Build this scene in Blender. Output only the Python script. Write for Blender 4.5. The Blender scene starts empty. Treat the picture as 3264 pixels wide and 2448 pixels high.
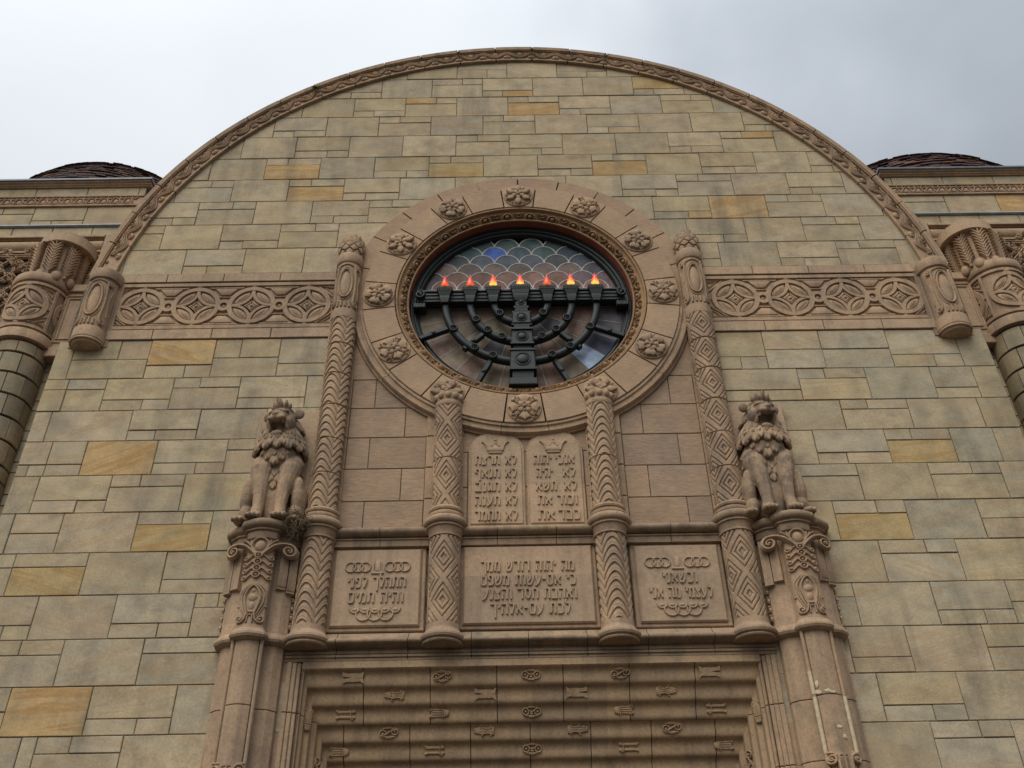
import bpy, math, random
import numpy as np
from mathutils import Vector, Matrix, noise as mnoise
from math import sin, cos, pi, radians, sqrt, atan2, hypot

rnd = random.Random(7)
SC = bpy.context.scene
COL = SC.collection
Z0 = 11.215                       # height of the rose window's centre above the pavement

# ------------------------------------------------------------------ camera
cam = bpy.data.cameras.new('camera'); camo = bpy.data.objects.new('camera', cam); COL.objects.link(camo)
_p, _y, _r = radians(37.244), radians(0.5414), radians(-1.1857)
_f = Vector((sin(_y)*cos(_p), cos(_y)*cos(_p), sin(_p)))
_rt = _f.cross(Vector((0, 0, 1))).normalized(); _up = _rt.cross(_f)
_r2 = cos(_r)*_rt + sin(_r)*_up; _u2 = -sin(_r)*_rt + cos(_r)*_up
M = Matrix((( _r2.x, _u2.x, -_f.x, -0.2553), (_r2.y, _u2.y, -_f.y, -10.491), (_r2.z, _u2.z, -_f.z, Z0-9.6146), (0, 0, 0, 1)))
camo.matrix_world = M
cam.sensor_fit = 'HORIZONTAL'; cam.sensor_width = 36; cam.lens = 3140/3264*36; cam.clip_end = 2000; cam.clip_start = .05
SC.camera = camo

# ------------------------------------------------------------------ world, sun, exposure
SUN_EL, SUN_AZ = radians(50), radians(205)      # behind the clouds, high, in front of the facade and to the left
w = bpy.data.worlds.new("World"); SC.world = w; w.use_nodes = True
nt = w.node_tree; nt.nodes.clear()
def N(nt, t, **k):
    n = nt.nodes.new(t)
    for a, b in k.items():
        if a.startswith('i_'):
            key = a[2:]
            n.inputs[int(key) if key.isdigit() else key].default_value = b
        else: setattr(n, a, b)
    return n
L = lambda nt, a, b: nt.links.new(a, b)
def ramp(nt, stops, fac=None):
    n = nt.nodes.new('ShaderNodeValToRGB'); e = n.color_ramp.elements
    while len(e) < len(stops): e.new(.5)
    for i, (p, c) in enumerate(stops):
        e[i].position = p; e[i].color = c if len(c) == 4 else (*c, 1)
    if fac is not None: L(nt, fac, n.inputs[0])
    return n
out = N(nt, 'ShaderNodeOutputWorld')
tc = N(nt, 'ShaderNodeTexCoord')
sky = N(nt, 'ShaderNodeTexSky'); sky.sky_type = 'NISHITA'; sky.sun_disc = False
sky.sun_elevation = SUN_EL; sky.sun_rotation = SUN_AZ
bg1 = N(nt, 'ShaderNodeBackground'); bg1.inputs[1].default_value = .05; L(nt, sky.outputs[0], bg1.inputs[0])
# cloud deck: tone follows the direction, broken up by soft noise
sep = N(nt, 'ShaderNodeSeparateXYZ'); L(nt, tc.outputs['Generated'], sep.inputs[0])
nz = N(nt, 'ShaderNodeTexNoise', i_Scale=2.6, i_Detail=5.0, i_Roughness=.5); L(nt, tc.outputs['Generated'], nz.inputs['Vector'])
nz2 = N(nt, 'ShaderNodeTexNoise', i_Scale=6.0, i_Detail=3.0, i_Roughness=.5); L(nt, tc.outputs['Generated'], nz2.inputs['Vector'])
def mth(nt, op, a, b=None, c=None):
    n = N(nt, 'ShaderNodeMath', operation=op)
    for i, x in enumerate((a, b, c)):
        if x is None: continue
        if isinstance(x, (int, float)): n.inputs[i].default_value = x
        else: L(nt, x, n.inputs[i])
    return n.outputs[0]
a = mth(nt, 'MULTIPLY_ADD', sep.outputs['X'], 1.05, .30)
b = mth(nt, 'MULTIPLY_ADD', nz.outputs['Fac'], .75, -.375)
c2 = mth(nt, 'MULTIPLY_ADD', nz2.outputs['Fac'], .36, -.18)
s = mth(nt, 'ADD', mth(nt, 'ADD', a, b), c2)
cr = ramp(nt, [(0.0, (.77, .81, .845)), (.32, (.70, .745, .79)), (.58, (.48, .52, .575)), (.9, (.34, .375, .42))], s)
back = mth(nt, 'MULTIPLY_ADD', sep.outputs['Y'], -.75, 1.25)     # the overcast is brighter towards the hidden sun, behind the viewer
back = mth(nt, 'MAXIMUM', back, .85)
back = mth(nt, 'MULTIPLY', back, mth(nt, 'MAXIMUM', mth(nt, 'MULTIPLY_ADD', sep.outputs['Z'], 1.0, .14), .12))   # and brighter overhead than at the horizon
vm = N(nt, 'ShaderNodeVectorMath', operation='SCALE'); L(nt, cr.outputs[0], vm.inputs[0]); L(nt, back, vm.inputs['Scale'])
bg2 = N(nt, 'ShaderNodeBackground'); L(nt, vm.outputs[0], bg2.inputs[0]); bg2.inputs[1].default_value = .88
mx = N(nt, 'ShaderNodeMixShader'); mx.inputs[0].default_value = .93
L(nt, bg1.outputs[0], mx.inputs[1]); L(nt, bg2.outputs[0], mx.inputs[2]); L(nt, mx.outputs[0], out.inputs[0])
sl = bpy.data.lights.new('sun', 'SUN'); sl.energy = 1.0; sl.angle = radians(45); sl.color = (1, .95, .86)
so = bpy.data.objects.new('sun', sl); COL.objects.link(so)
sd = Vector((-.42*cos(SUN_EL), -.9*cos(SUN_EL), sin(SUN_EL))).normalized()
so.rotation_euler = (-sd).to_track_quat('-Z', 'Y').to_euler(); so.location = (0, 0, 60)
SC.view_settings.view_transform = 'Standard'; SC.view_settings.look = 'None'
SC.view_settings.exposure = 0.80; SC.view_settings.gamma = 1

# ------------------------------------------------------------------ materials
def newmat(name, rough=.85, spec=.25, metal=0):
    m = bpy.data.materials.new(name); m.use_nodes = True
    b = m.node_tree.nodes['Principled BSDF']
    b.inputs['Roughness'].default_value = rough; b.inputs['Metallic'].default_value = metal
    b.inputs['Specular IOR Level'].default_value = spec
    return m, m.node_tree, b
def mixc(nt, fac, a, b, mode='MIX'):
    n = N(nt, 'ShaderNodeMix', data_type='RGBA', blend_type=mode)
    for idx, x in ((0, fac), (6, a), (7, b)):
        if isinstance(x, (int, float)): n.inputs[idx].default_value = x
        elif isinstance(x, tuple): n.inputs[idx].default_value = x if len(x) == 4 else (*x, 1)
        else: L(nt, x, n.inputs[idx])
    return n.outputs[2]
def scaled(nt, vec, sc):
    n = N(nt, 'ShaderNodeMapping'); n.inputs['Scale'].default_value = sc; L(nt, vec, n.inputs[0]); return n.outputs[0]
def nse(nt, vec, sc, scale=1.0, detail=4.0, rough=.55, dist=0.0):
    n = N(nt, 'ShaderNodeTexNoise', i_Scale=scale, i_Detail=detail, i_Roughness=rough, i_Distortion=dist)
    L(nt, scaled(nt, vec, sc), n.inputs['Vector']); return n.outputs['Fac']
def bump(nt, b, h, strength=.3, dist=.01):
    n = N(nt, 'ShaderNodeBump'); n.inputs['Strength'].default_value = strength; n.inputs['Distance'].default_value = dist
    L(nt, h, n.inputs['Height']); L(nt, n.outputs[0], b.inputs['Normal'])
def terracotta(name, base, alt, streak=.5, grain=.7, soil=.35):
    m, nt, b = newmat(name, .9, .15)
    pos = N(nt, 'ShaderNodeNewGeometry').outputs['Position']
    n1 = nse(nt, pos, (1, 1, 1), 2.2, 5)
    n2 = nse(nt, pos, (1, 1, 1), 30, 5, .7)
    n3 = nse(nt, pos, (6, 4, .5), 1.0, 5, .6)
    n5 = nse(nt, pos, (1, 1, 1), 5.5, 6, .65)
    n6 = nse(nt, pos, (1, 1, 1), .8, 3, .5)
    # every cast block came out of the kiln a slightly different colour
    sn = N(nt, 'ShaderNodeVectorMath', operation='SNAP'); L(nt, pos, sn.inputs[0]); sn.inputs[1].default_value = (.83, 3.0, .62)
    wn = N(nt, 'ShaderNodeTexWhiteNoise', noise_dimensions='3D'); L(nt, sn.outputs[0], wn.inputs['Vector'])
    c = mixc(nt, ramp(nt, [(.35, (0,)*3), (.65, (1,)*3)], n1).outputs[0], base, alt)
    c = mixc(nt, 1.0, c, ramp(nt, [(0, (.87, .87, .88)), (.5, (1.0,)*3), (1, (1.1, 1.07, 1.03))], wn.outputs['Value']).outputs[0], 'MULTIPLY')
    sp = ramp(nt, [(.3, (.62,)*3), (.52, (1.0,)*3), (.75, (1.16,)*3)], n2).outputs[0]
    c = mixc(nt, grain, c, mixc(nt, 1.0, c, sp, 'MULTIPLY'))
    so_ = mth(nt, 'MULTIPLY', ramp(nt, [(.47, (0,)*3), (.68, (soil*1.7,)*3)], n5).outputs[0], ramp(nt, [(.40, (.25,)*3), (.62, (1,)*3)], n6).outputs[0])
    c = mixc(nt, so_, c, (.15, .115, .085))
    stn = ramp(nt, [(.50, (0,)*3), (.72, (streak,)*3)], n3).outputs[0]
    c = mixc(nt, stn, c, (.125, .10, .078))
    L(nt, c, b.inputs['Base Color']); bump(nt, b, n2, .4, .008)
    return m
M_TC = terracotta('terracotta', (.40, .272, .172), (.35, .24, .155))
M_LION = terracotta('weathered_terracotta', (.375, .255, .16), (.30, .21, .138), .6, .8, .75)
M_TCP = terracotta('terracotta_pink', (.42, .293, .19), (.385, .272, .18), .35, .6, .25)
M_TCB = terracotta('terracotta_dark', (.33, .226, .142), (.28, .2, .132), .65, .7, .6)
M_TCY = terracotta('terracotta_buff', (.42, .287, .17), (.38, .262, .158), .45, .7, .25)

def combed():                                     # drag-tooled blocks of the infill panels and the ring
    m, nt, b = newmat('tooled_terracotta', .88, .2)
    pos = N(nt, 'ShaderNodeNewGeometry').outputs['Position']
    at = N(nt, 'ShaderNodeAttribute', attribute_name='Col').outputs['Color']
    n1 = nse(nt, pos, (11, 11, 62), 1.0, 5, .7)
    n2 = nse(nt, pos, (1, 1, 1), 3.2, 4)
    c = mixc(nt, 1.0, at, ramp(nt, [(.3, (.70, .70, .72)), (.6, (1.04,)*3), (.72, (1.3, 1.28, 1.26))], n1).outputs[0], 'MULTIPLY')
    c = mixc(nt, 1.0, c, ramp(nt, [(.3, (.84, .85, .88)), (.7, (1.06, 1.04, 1.0))], n2).outputs[0], 'MULTIPLY')
    L(nt, c, b.inputs['Base Color']); bump(nt, b, n1, .3, .006)
    return m
M_COMB = combed()

def sandstone():
    m, nt, b = newmat('sandstone', .92, .15)
    pos = N(nt, 'ShaderNodeNewGeometry').outputs['Position']
    at = N(nt, 'ShaderNodeAttribute', attribute_name='Col')
    ve = N(nt, 'ShaderNodeAttribute', attribute_name='Vein')
    # each stone samples its own patch of grain
    off = N(nt, 'ShaderNodeVectorMath', operation='SCALE'); L(nt, ve.outputs['Color'], off.inputs[0]); off.inputs['Scale'].default_value = 37.0
    ad = N(nt, 'ShaderNodeVectorMath', operation='ADD'); L(nt, pos, ad.inputs[0]); L(nt, off.outputs[0], ad.inputs[1])
    # bedding tilts a little from stone to stone
    p = ad.outputs[0]
    sx = N(nt, 'ShaderNodeSeparateXYZ'); L(nt, ve.outputs['Color'], sx.inputs[0])
    rot = N(nt, 'ShaderNodeVectorRotate', rotation_type='Y_AXIS'); L(nt, p, rot.inputs['Vector'])
    L(nt, mth(nt, 'MULTIPLY_ADD', sx.outputs['Y'], .9, -.45), rot.inputs['Angle'])
    pr = rot.outputs[0]
    band = nse(nt, pr, (.55, 1, 6.5), 1.0, 5, .55, .8)
    mott = nse(nt, p, (1, 1, 1.3), 3.4, 6, .6)
    blue = nse(nt, p, (1.1, 1, .8), 1.3, 4, .5)
    pit = nse(nt, pr, (26, 26, 70), 1.0, 2, .5)
    fine = nse(nt, p, (1, 1, 1), 42, 3, .6)
    c = at.outputs['Color']
    c = mixc(nt, 1.0, c, ramp(nt, [(.28, (.70, .71, .73)), (.5, (1.0,)*3), (.72, (1.2, 1.17, 1.12))], mott).outputs[0], 'MULTIPLY')
    bl = mth(nt, 'MULTIPLY', ramp(nt, [(.5, (0,)*3), (.72, (.42,)*3)], blue).outputs[0], mth(nt, 'SUBTRACT', 1.0, sx.outputs['Z']))
    c = mixc(nt, bl, c, (.265, .232, .178))
    vf = mth(nt, 'MULTIPLY', ramp(nt, [(.5, (0,)*3), (.56, (.75,)*3), (.62, (.2,)*3), (.7, (.8,)*3)], band).outputs[0], mth(nt, 'MULTIPLY_ADD', sx.outputs['Z'], .8, .26))
    c = mixc(nt, vf, c, (.36, .20, .07))
    c = mixc(nt, ramp(nt, [(.70, (0,)*3), (.78, (.55,)*3)], pit).outputs[0], c, (.15, .12, .08))
    c = mixc(nt, 1.0, c, ramp(nt, [(.3, (.86,)*3), (.7, (1.1,)*3)], fine).outputs[0], 'MULTIPLY')
    # soot and damp runs over the face of the wall, worst below the coping joints
    n3 = nse(nt, pos, (2.6, 1, .42), 1.0, 5, .6); n4 = nse(nt, pos, (.45, 1, .45), 1.0, 3)
    st = mth(nt, 'MULTIPLY', ramp(nt, [(.48, (0,)*3), (.72, (.72,)*3)], n3).outputs[0], ramp(nt, [(.40, (.12,)*3), (.62, (1,)*3)], n4).outputs[0])
    c = mixc(nt, st, c, (.125, .112, .085))
    L(nt, c, b.inputs['Base Color'])
    hh = mth(nt, 'ADD', mott, mth(nt, 'MULTIPLY', fine, .6)); bump(nt, b, hh, .35, .012)
    return m
M_STONE = sandstone()
def plain(name, col, rough=.85, spec=.25, metal=0, var=.25, scale=9, bs=.15):
    m, nt, b = newmat(name, rough, spec, metal)
    pos = N(nt, 'ShaderNodeNewGeometry').outputs['Position']
    n1 = nse(nt, pos, (1, 1, 1), scale, 5)
    lo = tuple(x*(1-var) for x in col); hi = tuple(min(1, x*(1+var)) for x in col)
    L(nt, ramp(nt, [(.3, lo), (.7, hi)], n1).outputs[0], b.inputs['Base Color']); bump(nt, b, n1, bs, .01)
    return m
M_MORT = plain('mortar', (.115, .094, .062), .95, .1, var=.5, scale=5)
M_JOINT = plain('dark_joint', (.03, .028, .02), .95, .1, var=.6, scale=8)
M_METAL = plain('bronze_dark', (.010, .016, .0145), .55, .35, 0, .35, 22, .1)
M_LEAD = plain('lead_came', (.40, .385, .36), .5, .4, 0, .35, 30)
M_REVEAL = plain('red_terracotta', (.20, .062, .034), .8, .2, var=.25, scale=6)
M_EGG = terracotta('terracotta_brown', (.33, .205, .108), (.28, .175, .098), .3)
M_GUT = plain('lead_gutter', (.10, .11, .125), .45, .5, var=.4, scale=6)
M_FLASH = plain('lead_flashing', (.28, .31, .35), .5, .4, var=.35, scale=5)
M_DARK = plain('dark_interior', (.012, .010, .009), .9, .1)
M_CREAM = plain('cream_paint', (.50, .40, .26), .8, .2, var=.15, scale=20)
M_VOID = plain('dark_void', (.06, .045, .032), .8, .2)
M_STRAW = plain('dry_straw', (.16, .115, .068), .9, .1, var=.5, scale=60)
M_MOSS = plain('moss', (.045, .07, .018), .95, .1, var=.6, scale=30)
M_PAVE = plain('pavement', (.065, .058, .048), .9, .2, var=.2, scale=1.5)
M_WOOD = plain('door_oak', (.11, .06, .03), .55, .4, var=.3, scale=6)
def attr_mat(name, rough, spec, noise_sc=5, lo=.7, hi=1.25):
    m, nt, b = newmat(name, rough, spec)
    pos = N(nt, 'ShaderNodeNewGeometry').outputs['Position']
    at = N(nt, 'ShaderNodeAttribute', attribute_name='Col').outputs['Color']
    n1 = nse(nt, pos, (1, 1, 1), noise_sc, 5, .6)
    L(nt, mixc(nt, 1.0, at, ramp(nt, [(.3, (lo,)*3), (.7, (hi,)*3)], n1).outputs[0], 'MULTIPLY'), b.inputs['Base Color'])
    bump(nt, b, n1, .2, .008)
    return m
M_GLASS = attr_mat('leaded_glass', .55, .18, 6, .6, 1.45)
M_TILE = attr_mat('roof_tile', .8, .2, 14)
def flame(name, lo, hi, st):
    m, nt, b = newmat(name, .3, .5)
    tcn = N(nt, 'ShaderNodeTexCoord').outputs['Object']
    sz = N(nt, 'ShaderNodeSeparateXYZ'); L(nt, tcn, sz.inputs[0])
    br = N(nt, 'ShaderNodeTexBrick'); br.inputs['Scale'].default_value = 34; br.inputs['Mortar Size'].default_value = .05
    br.inputs['Color1'].default_value = (1,)*4; br.inputs['Color2'].default_value = (.75, .75, .75, 1); br.inputs['Mortar'].default_value = (.35, .35, .35, 1)
    mp = N(nt, 'ShaderNodeMapping'); mp.inputs['Rotation'].default_value = (pi/2, 0, 0); L(nt, tcn, mp.inputs[0]); L(nt, mp.outputs[0], br.inputs['Vector'])
    g = ramp(nt, [(0.02, hi), (.065, tuple(.55*p+.45*q*(1, .6, .5)[i] for i, (p, q) in enumerate(zip(lo, hi)))), (.12, lo), (.21, tuple(x*.6 for x in lo))], sz.outputs['Z'])
    c = mixc(nt, 1.0, g.outputs[0], br.outputs['Color'], 'MULTIPLY')
    L(nt, c, b.inputs['Emission Color']); b.inputs['Emission Strength'].default_value = st
    b.inputs['Base Color'].default_value = (.35, .03, .01, 1)
    return m
M_FLB = flame('lit_amber_lamp', (.60, .03, .008), (1.0, .50, .07), 1.35)
M_FLR = flame('dim_red_lamp', (.30, .022, .01), (.78, .13, .025), .8)

# ------------------------------------------------------------------ mesh builder
ORG = {}
class MB:
    def __init__(s): s.v = []; s.f = []; s.fc = []; s.fv = []; s.usecol = False
    def add(s, vs, fs, col=None, vein=None):
        o = len(s.v); s.v += [tuple(p) for p in vs]
        for q in fs: s.f.append(tuple(i+o for i in q))
        if col is not None: s.usecol = True
        s.fc += [col or (.3, .25, .2)]*len(fs); s.fv += [vein or (0, .5, 0)]*len(fs)
    def box(s, x0, x1, y0, y1, z0, z1, col=None):
        s.add([(x0,y0,z0),(x1,y0,z0),(x1,y1,z0),(x0,y1,z0),(x0,y0,z1),(x1,y0,z1),(x1,y1,z1),(x0,y1,z1)],
              [(0,1,5,4),(1,2,6,5),(2,3,7,6),(3,0,4,7),(4,5,6,7),(3,2,1,0)], col)
    def prism(s, poly, yf, yb, bev=.0, col=None, vein=None):
        """convex polygon in (x,z), counter-clockwise seen from the front, front face at yf"""
        n = len(poly)
        if n < 3: return
        ins = offset(poly, -bev) if bev else poly
        vs = [(x, yf, z) for x, z in ins]
        if bev:
            vs += [(x, yf+bev, z) for x, z in poly] + [(x, yb, z) for x, z in poly]
            fs = [tuple(range(n))]
            for k in (0, n):
                fs += [(k+(i+1)%n, k+i, k+n+i, k+n+(i+1)%n) for i in range(n)]
        else:
            vs += [(x, yb, z) for x, z in poly]; fs = [tuple(range(n))]
            fs += [((i+1)%n, i, n+i, n+(i+1)%n) for i in range(n)]
        s.add(vs, fs, col, vein)
    def grid(s, pts, cu=False, cv=False, flip=False, col=None):
        """pts[i][j]; quads between rows"""
        a, b = len(pts), len(pts[0]); vs = [p for r in pts for p in r]; fs = []
        for i in range(a if cu else a-1):
            for j in range(b if cv else b-1):
                q = (i*b+j, i*b+(j+1)%b, ((i+1)%a)*b+(j+1)%b, ((i+1)%a)*b+j)
                fs.append(q[::-1] if flip else q)
        s.add(vs, fs, col)
    def lathe(s, prof, xc, yc, a0=-pi, a1=pi, n=48):
        closed = abs(a1-a0-2*pi) < 1e-6
        m = n if closed else n+1
        pts = [[(xc+r*sin(a0+(a1-a0)*k/n), yc-r*cos(a0+(a1-a0)*k/n), z) for k in range(m)] for r, z in prof]
        s.grid(pts, cv=closed)
    def ext(s, prof, x0, x1, caps=True):
        """profile (y,z) swept along x"""
        s.grid([[(x0, y, z) for y, z in prof], [(x1, y, z) for y, z in prof]])
        if caps:
            n = len(prof)
            s.add([(x0, y, z) for y, z in prof], [tuple(range(n))]); s.add([(x1, y, z) for y, z in prof], [tuple(range(n))[::-1]])
    def ring(s, prof, zc, a0, a1, n, xc=0):
        """profile (rho,y) swept round a circle in the facade plane (angle from the top, clockwise seen from the front)"""
        closed = abs(a1-a0-2*pi) < 1e-6
        m = n if closed else n+1
        pts = [[(xc+r*sin(a0+(a1-a0)*k/n), y, zc+r*cos(a0+(a1-a0)*k/n)) for k in range(m)] for r, y in prof]
        s.grid(pts, cv=closed)
        if not closed:
            e = len(prof)
            for k in (0, m-1): s.add([pts[i][k] for i in range(e)], [tuple(range(e))])
    # ---- reliefs: u right, v up, h out of the surface, placed by a mapping m(u,v,h)
    def bead(s, m, pts, w, h, closed=False, prof='round', b=0.0, sink=.004, ends=1.0):
        n = len(pts)
        W = w if isinstance(w, (list, tuple)) else [w]*n; H = h if isinstance(h, (list, tuple)) else [h]*n
        cs = {'round': [(-1,0),(-.78,.6),(-.32,.94),(.32,.94),(.78,.6),(1,0)], 'flat': [(-1,0),(-.78,1),(.78,1),(1,0)],
              'leaf': [(-1,0),(-.7,.75),(-.12,.7),(0,1),(.12,.7),(.7,.75),(1,0)], 'cup': [(-1,0),(-.85,.9),(-.4,.55),(.4,.55),(.85,.9),(1,0)]}[prof]
        rows = []
        for i, (x, y) in enumerate(pts):
            p = pts[i-1] if (i > 0 or closed) else pts[i]; q = pts[(i+1) % n] if (i < n-1 or closed) else pts[i]
            tx, ty = q[0]-p[0], q[1]-p[1]; l = hypot(tx, ty) or 1; nx, ny = -ty/l, tx/l
            # mitre widening at corners
            k = 1.0
            if (0 < i < n-1 or closed):
                a1 = atan2(y-p[1], x-p[0]); a2 = atan2(q[1]-y, q[0]-x); d = (a2-a1+pi) % (2*pi)-pi
                k = min(1.7, 1/max(.3, cos(d/2)))
            rows.append([m(x-nx*a*W[i]/2*k, y-ny*a*W[i]/2*k, b-sink+hh*(H[i]+sink)) for a, hh in cs])
        s.grid(rows, cu=closed, flip=False)
        if not closed:
            e = len(cs); s.add(rows[0], [tuple(range(e))[::-1]]); s.add(rows[-1], [tuple(range(e))])
    def plate(s, m, poly, h, bev=.01, b=0.0, sink=.004):
        n = len(poly); ins = offset(poly, -bev)
        vs = [m(x, y, b-sink) for x, y in poly]+[m(x, y, b+h-bev*.6) for x, y in offset(poly, -bev*.25)]+[m(x, y, b+h) for x, y in ins]
        fs = [tuple(range(2*n, 3*n))]
        for k in (0, n): fs += [(k+i, k+(i+1)%n, k+n+(i+1)%n, k+n+i) for i in range(n)]
        s.add(vs, fs)
    def dome(s, m, cx, cy, rx, ry, h, rot=0, b=0.0, n=14, k=4, sink=.004, pw=1.0):
        rows = []
        c, si = cos(rot), sin(rot)
        for j in range(k):
            t = j/k*pi/2; rr = cos(t)**pw; hh = sin(t)
            r = []
            for i in range(n):
                a = 2*pi*i/n; x, y = rx*rr*cos(a), ry*rr*sin(a)
                r.append(m(cx+x*c-y*si, cy+x*si+y*c, b-sink+hh*(h+sink)))
            rows.append(r)
        o = len(rows)*n; vs = [p for r in rows for p in r]+[m(cx, cy, b+h)]
        fs = [(j*n+i, j*n+(i+1)%n, (j+1)*n+(i+1)%n, (j+1)*n+i) for j in range(k-1) for i in range(n)]
        fs += [((k-1)*n+i, (k-1)*n+(i+1)%n, o) for i in range(n)]
        s.add(vs, fs)
    def petal(s, m, x, y, ang, ln, wd, h, b=0.0, n=7, prof='leaf', pw=.75, tip=.12):
        pts, W, H = [], [], []
        for i in range(n+1):
            t = i/n; pts.append((x+cos(ang)*ln*t, y+sin(ang)*ln*t))
            W.append(wd*max(tip, sin(pi*min(1, max(.06, t**pw*.97)))) if 0 < i < n else wd*(.35 if i == 0 else tip)); H.append(h*(.55+.45*sin(pi*t)))
        s.bead(m, pts, W, H, prof=prof, b=b)
    # ---- solids
    def ball(s, c, r, rot=None, nu=16, nv=10):
        R = rot or Matrix.Identity(3); rows = []
        for j in range(nv+1):
            t = pi*j/nv; rows.append([tuple(Vector(c)+R @ Vector((r[0]*sin(t)*cos(2*pi*i/nu), r[1]*sin(t)*sin(2*pi*i/nu), r[2]*cos(t)))) for i in range(nu)])
        s.grid(rows, cv=True, flip=True)
    def limb(s, pts, rad, n=14):
        """tapered tube with rounded ends through 3-D points"""
        P = [Vector(p) for p in pts]; rows = []
        for i, p in enumerate(P):
            t = (P[min(i+1, len(P)-1)]-P[max(i-1, 0)]).normalized()
            a = t.orthogonal().normalized(); bb = t.cross(a)
            rows.append([tuple(p+(a*cos(2*pi*k/n)+bb*sin(2*pi*k/n))*rad[i]) for k in range(n)])
        s.grid(rows, cv=True)
        e = len(rows); s.add(rows[0], [tuple(range(n))[::-1]]); s.add(rows[-1], [tuple(range(n))])
    def mesh(s, name, org=(0, 0, 0), smooth=35):
        me = bpy.data.meshes.new(name)
        me.from_pydata([(x-org[0], y-org[1], z+Z0-org[2]) for x, y, z in s.v], [], s.f)
        if s.usecol:
            for nm, dat in (('Col', s.fc), ('Vein', s.fv)):
                at = me.color_attributes.new(nm, 'FLOAT_COLOR', 'CORNER')
                arr = np.ones((len(me.loops), 4), np.float32); k = 0
                cnt = np.array([len(q) for q in s.f]); arr[:, :3] = np.repeat(np.array(dat, np.float32), cnt, axis=0)
                at.data.foreach_set('color', arr.ravel())
        me.validate(); me.update()
        if smooth:
            me.shade_smooth(); me.set_sharp_from_angle(angle=radians(smooth))
        return me
    def build(s, name, mat, parent=None, smooth=35, org=None):
        po = ORG[parent.name] if parent else (0, 0, 0)
        if org is None: org = po if parent else (0, 0, 0)
        me = s.mesh(name, org, smooth); me.materials.append(mat)
        o = bpy.data.objects.new(name, me); COL.objects.link(o)
        o.location = tuple(org[i]-po[i] for i in range(3)); o.parent = parent; ORG[o.name] = org
        return o
def offset(poly, d):
    """move every edge of a ccw polygon outwards by d"""
    n = len(poly); res = []
    for i in range(n):
        p, c, q = poly[i-1], poly[i], poly[(i+1) % n]
        a = (c[0]-p[0], c[1]-p[1]); b = (q[0]-c[0], q[1]-c[1]); la = hypot(*a) or 1e-9; lb = hypot(*b) or 1e-9
        na = (a[1]/la, -a[0]/la); nb = (b[1]/lb, -b[0]/lb)
        mx, my = na[0]+nb[0], na[1]+nb[1]; dd = 1+na[0]*nb[0]+na[1]*nb[1]
        if dd < .25: dd = .25
        res.append((c[0]+d*mx/dd, c[1]+d*my/dd))
    return res
def plane(x0, z0, y0, rot=0, sx=1):
    c, s_ = cos(rot), sin(rot)
    return lambda u, v, h: (x0+sx*(u*c-v*s_), y0-h, z0+u*s_+v*c)
def cyl(xc, yc, r, z0, th=0, sx=1):
    return lambda u, v, h: (xc+(r+h)*sin(th+sx*u/r), yc-(r+h)*cos(th+sx*u/r), z0+v)
def arcm(zc, R, y0, a0=0):
    return lambda u, v, h: ((R+v)*sin(a0+u/R), y0-h, zc+(R+v)*cos(a0+u/R))
def circ(cx, cy, r, n=32, a0=0, a1=2*pi, ry=None):
    full = abs(a1-a0-2*pi) < 1e-6
    return [(cx+r*cos(a0+(a1-a0)*k/n), cy+(ry or r)*sin(a0+(a1-a0)*k/n)) for k in range(n if full else n+1)]
def spiral(cx, cy, r0, r1, a0, turns, n=22):
    return [(cx+(r0+(r1-r0)*k/n)*cos(a0+2*pi*turns*k/n), cy+(r0+(r1-r0)*k/n)*sin(a0+2*pi*turns*k/n)) for k in range(n+1)]
def bez(p, n=10):
    res = []
    for k in range(n+1):
        t = k/n; q = list(p)
        while len(q) > 1: q = [((1-t)*a[0]+t*b[0], (1-t)*a[1]+t*b[1]) for a, b in zip(q, q[1:])]
        res.append(q[0])
    return res
def clip(poly, nx, nz, d):
    """keep nx*x+nz*z <= d"""
    res = []
    for i in range(len(poly)):
        p, q = poly[i], poly[(i+1) % len(poly)]; a = nx*p[0]+nz*p[1]-d; b = nx*q[0]+nz*q[1]-d
        if a <= 0: res.append(p)
        if (a < 0 < b) or (b < 0 < a):
            t = a/(a-b); res.append((p[0]+t*(q[0]-p[0]), p[1]+t*(q[1]-p[1])))
    return res

def tag(o, label=None, cat=None, group=None, kind=None):
    for k, v in (('label', label), ('category', cat), ('group', group), ('kind', kind)):
        if v: o[k] = v
    return o
def thing(name, label, cat, loc, group=None):
    o = bpy.data.objects.new(name, None); COL.objects.link(o)
    o.location = (loc[0], loc[1], loc[2]+Z0); o.empty_display_size = .1
    ORG[o.name] = (loc[0], loc[1], loc[2]+Z0)
    return tag(o, label, cat, group)
GROUND = -Z0
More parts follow.
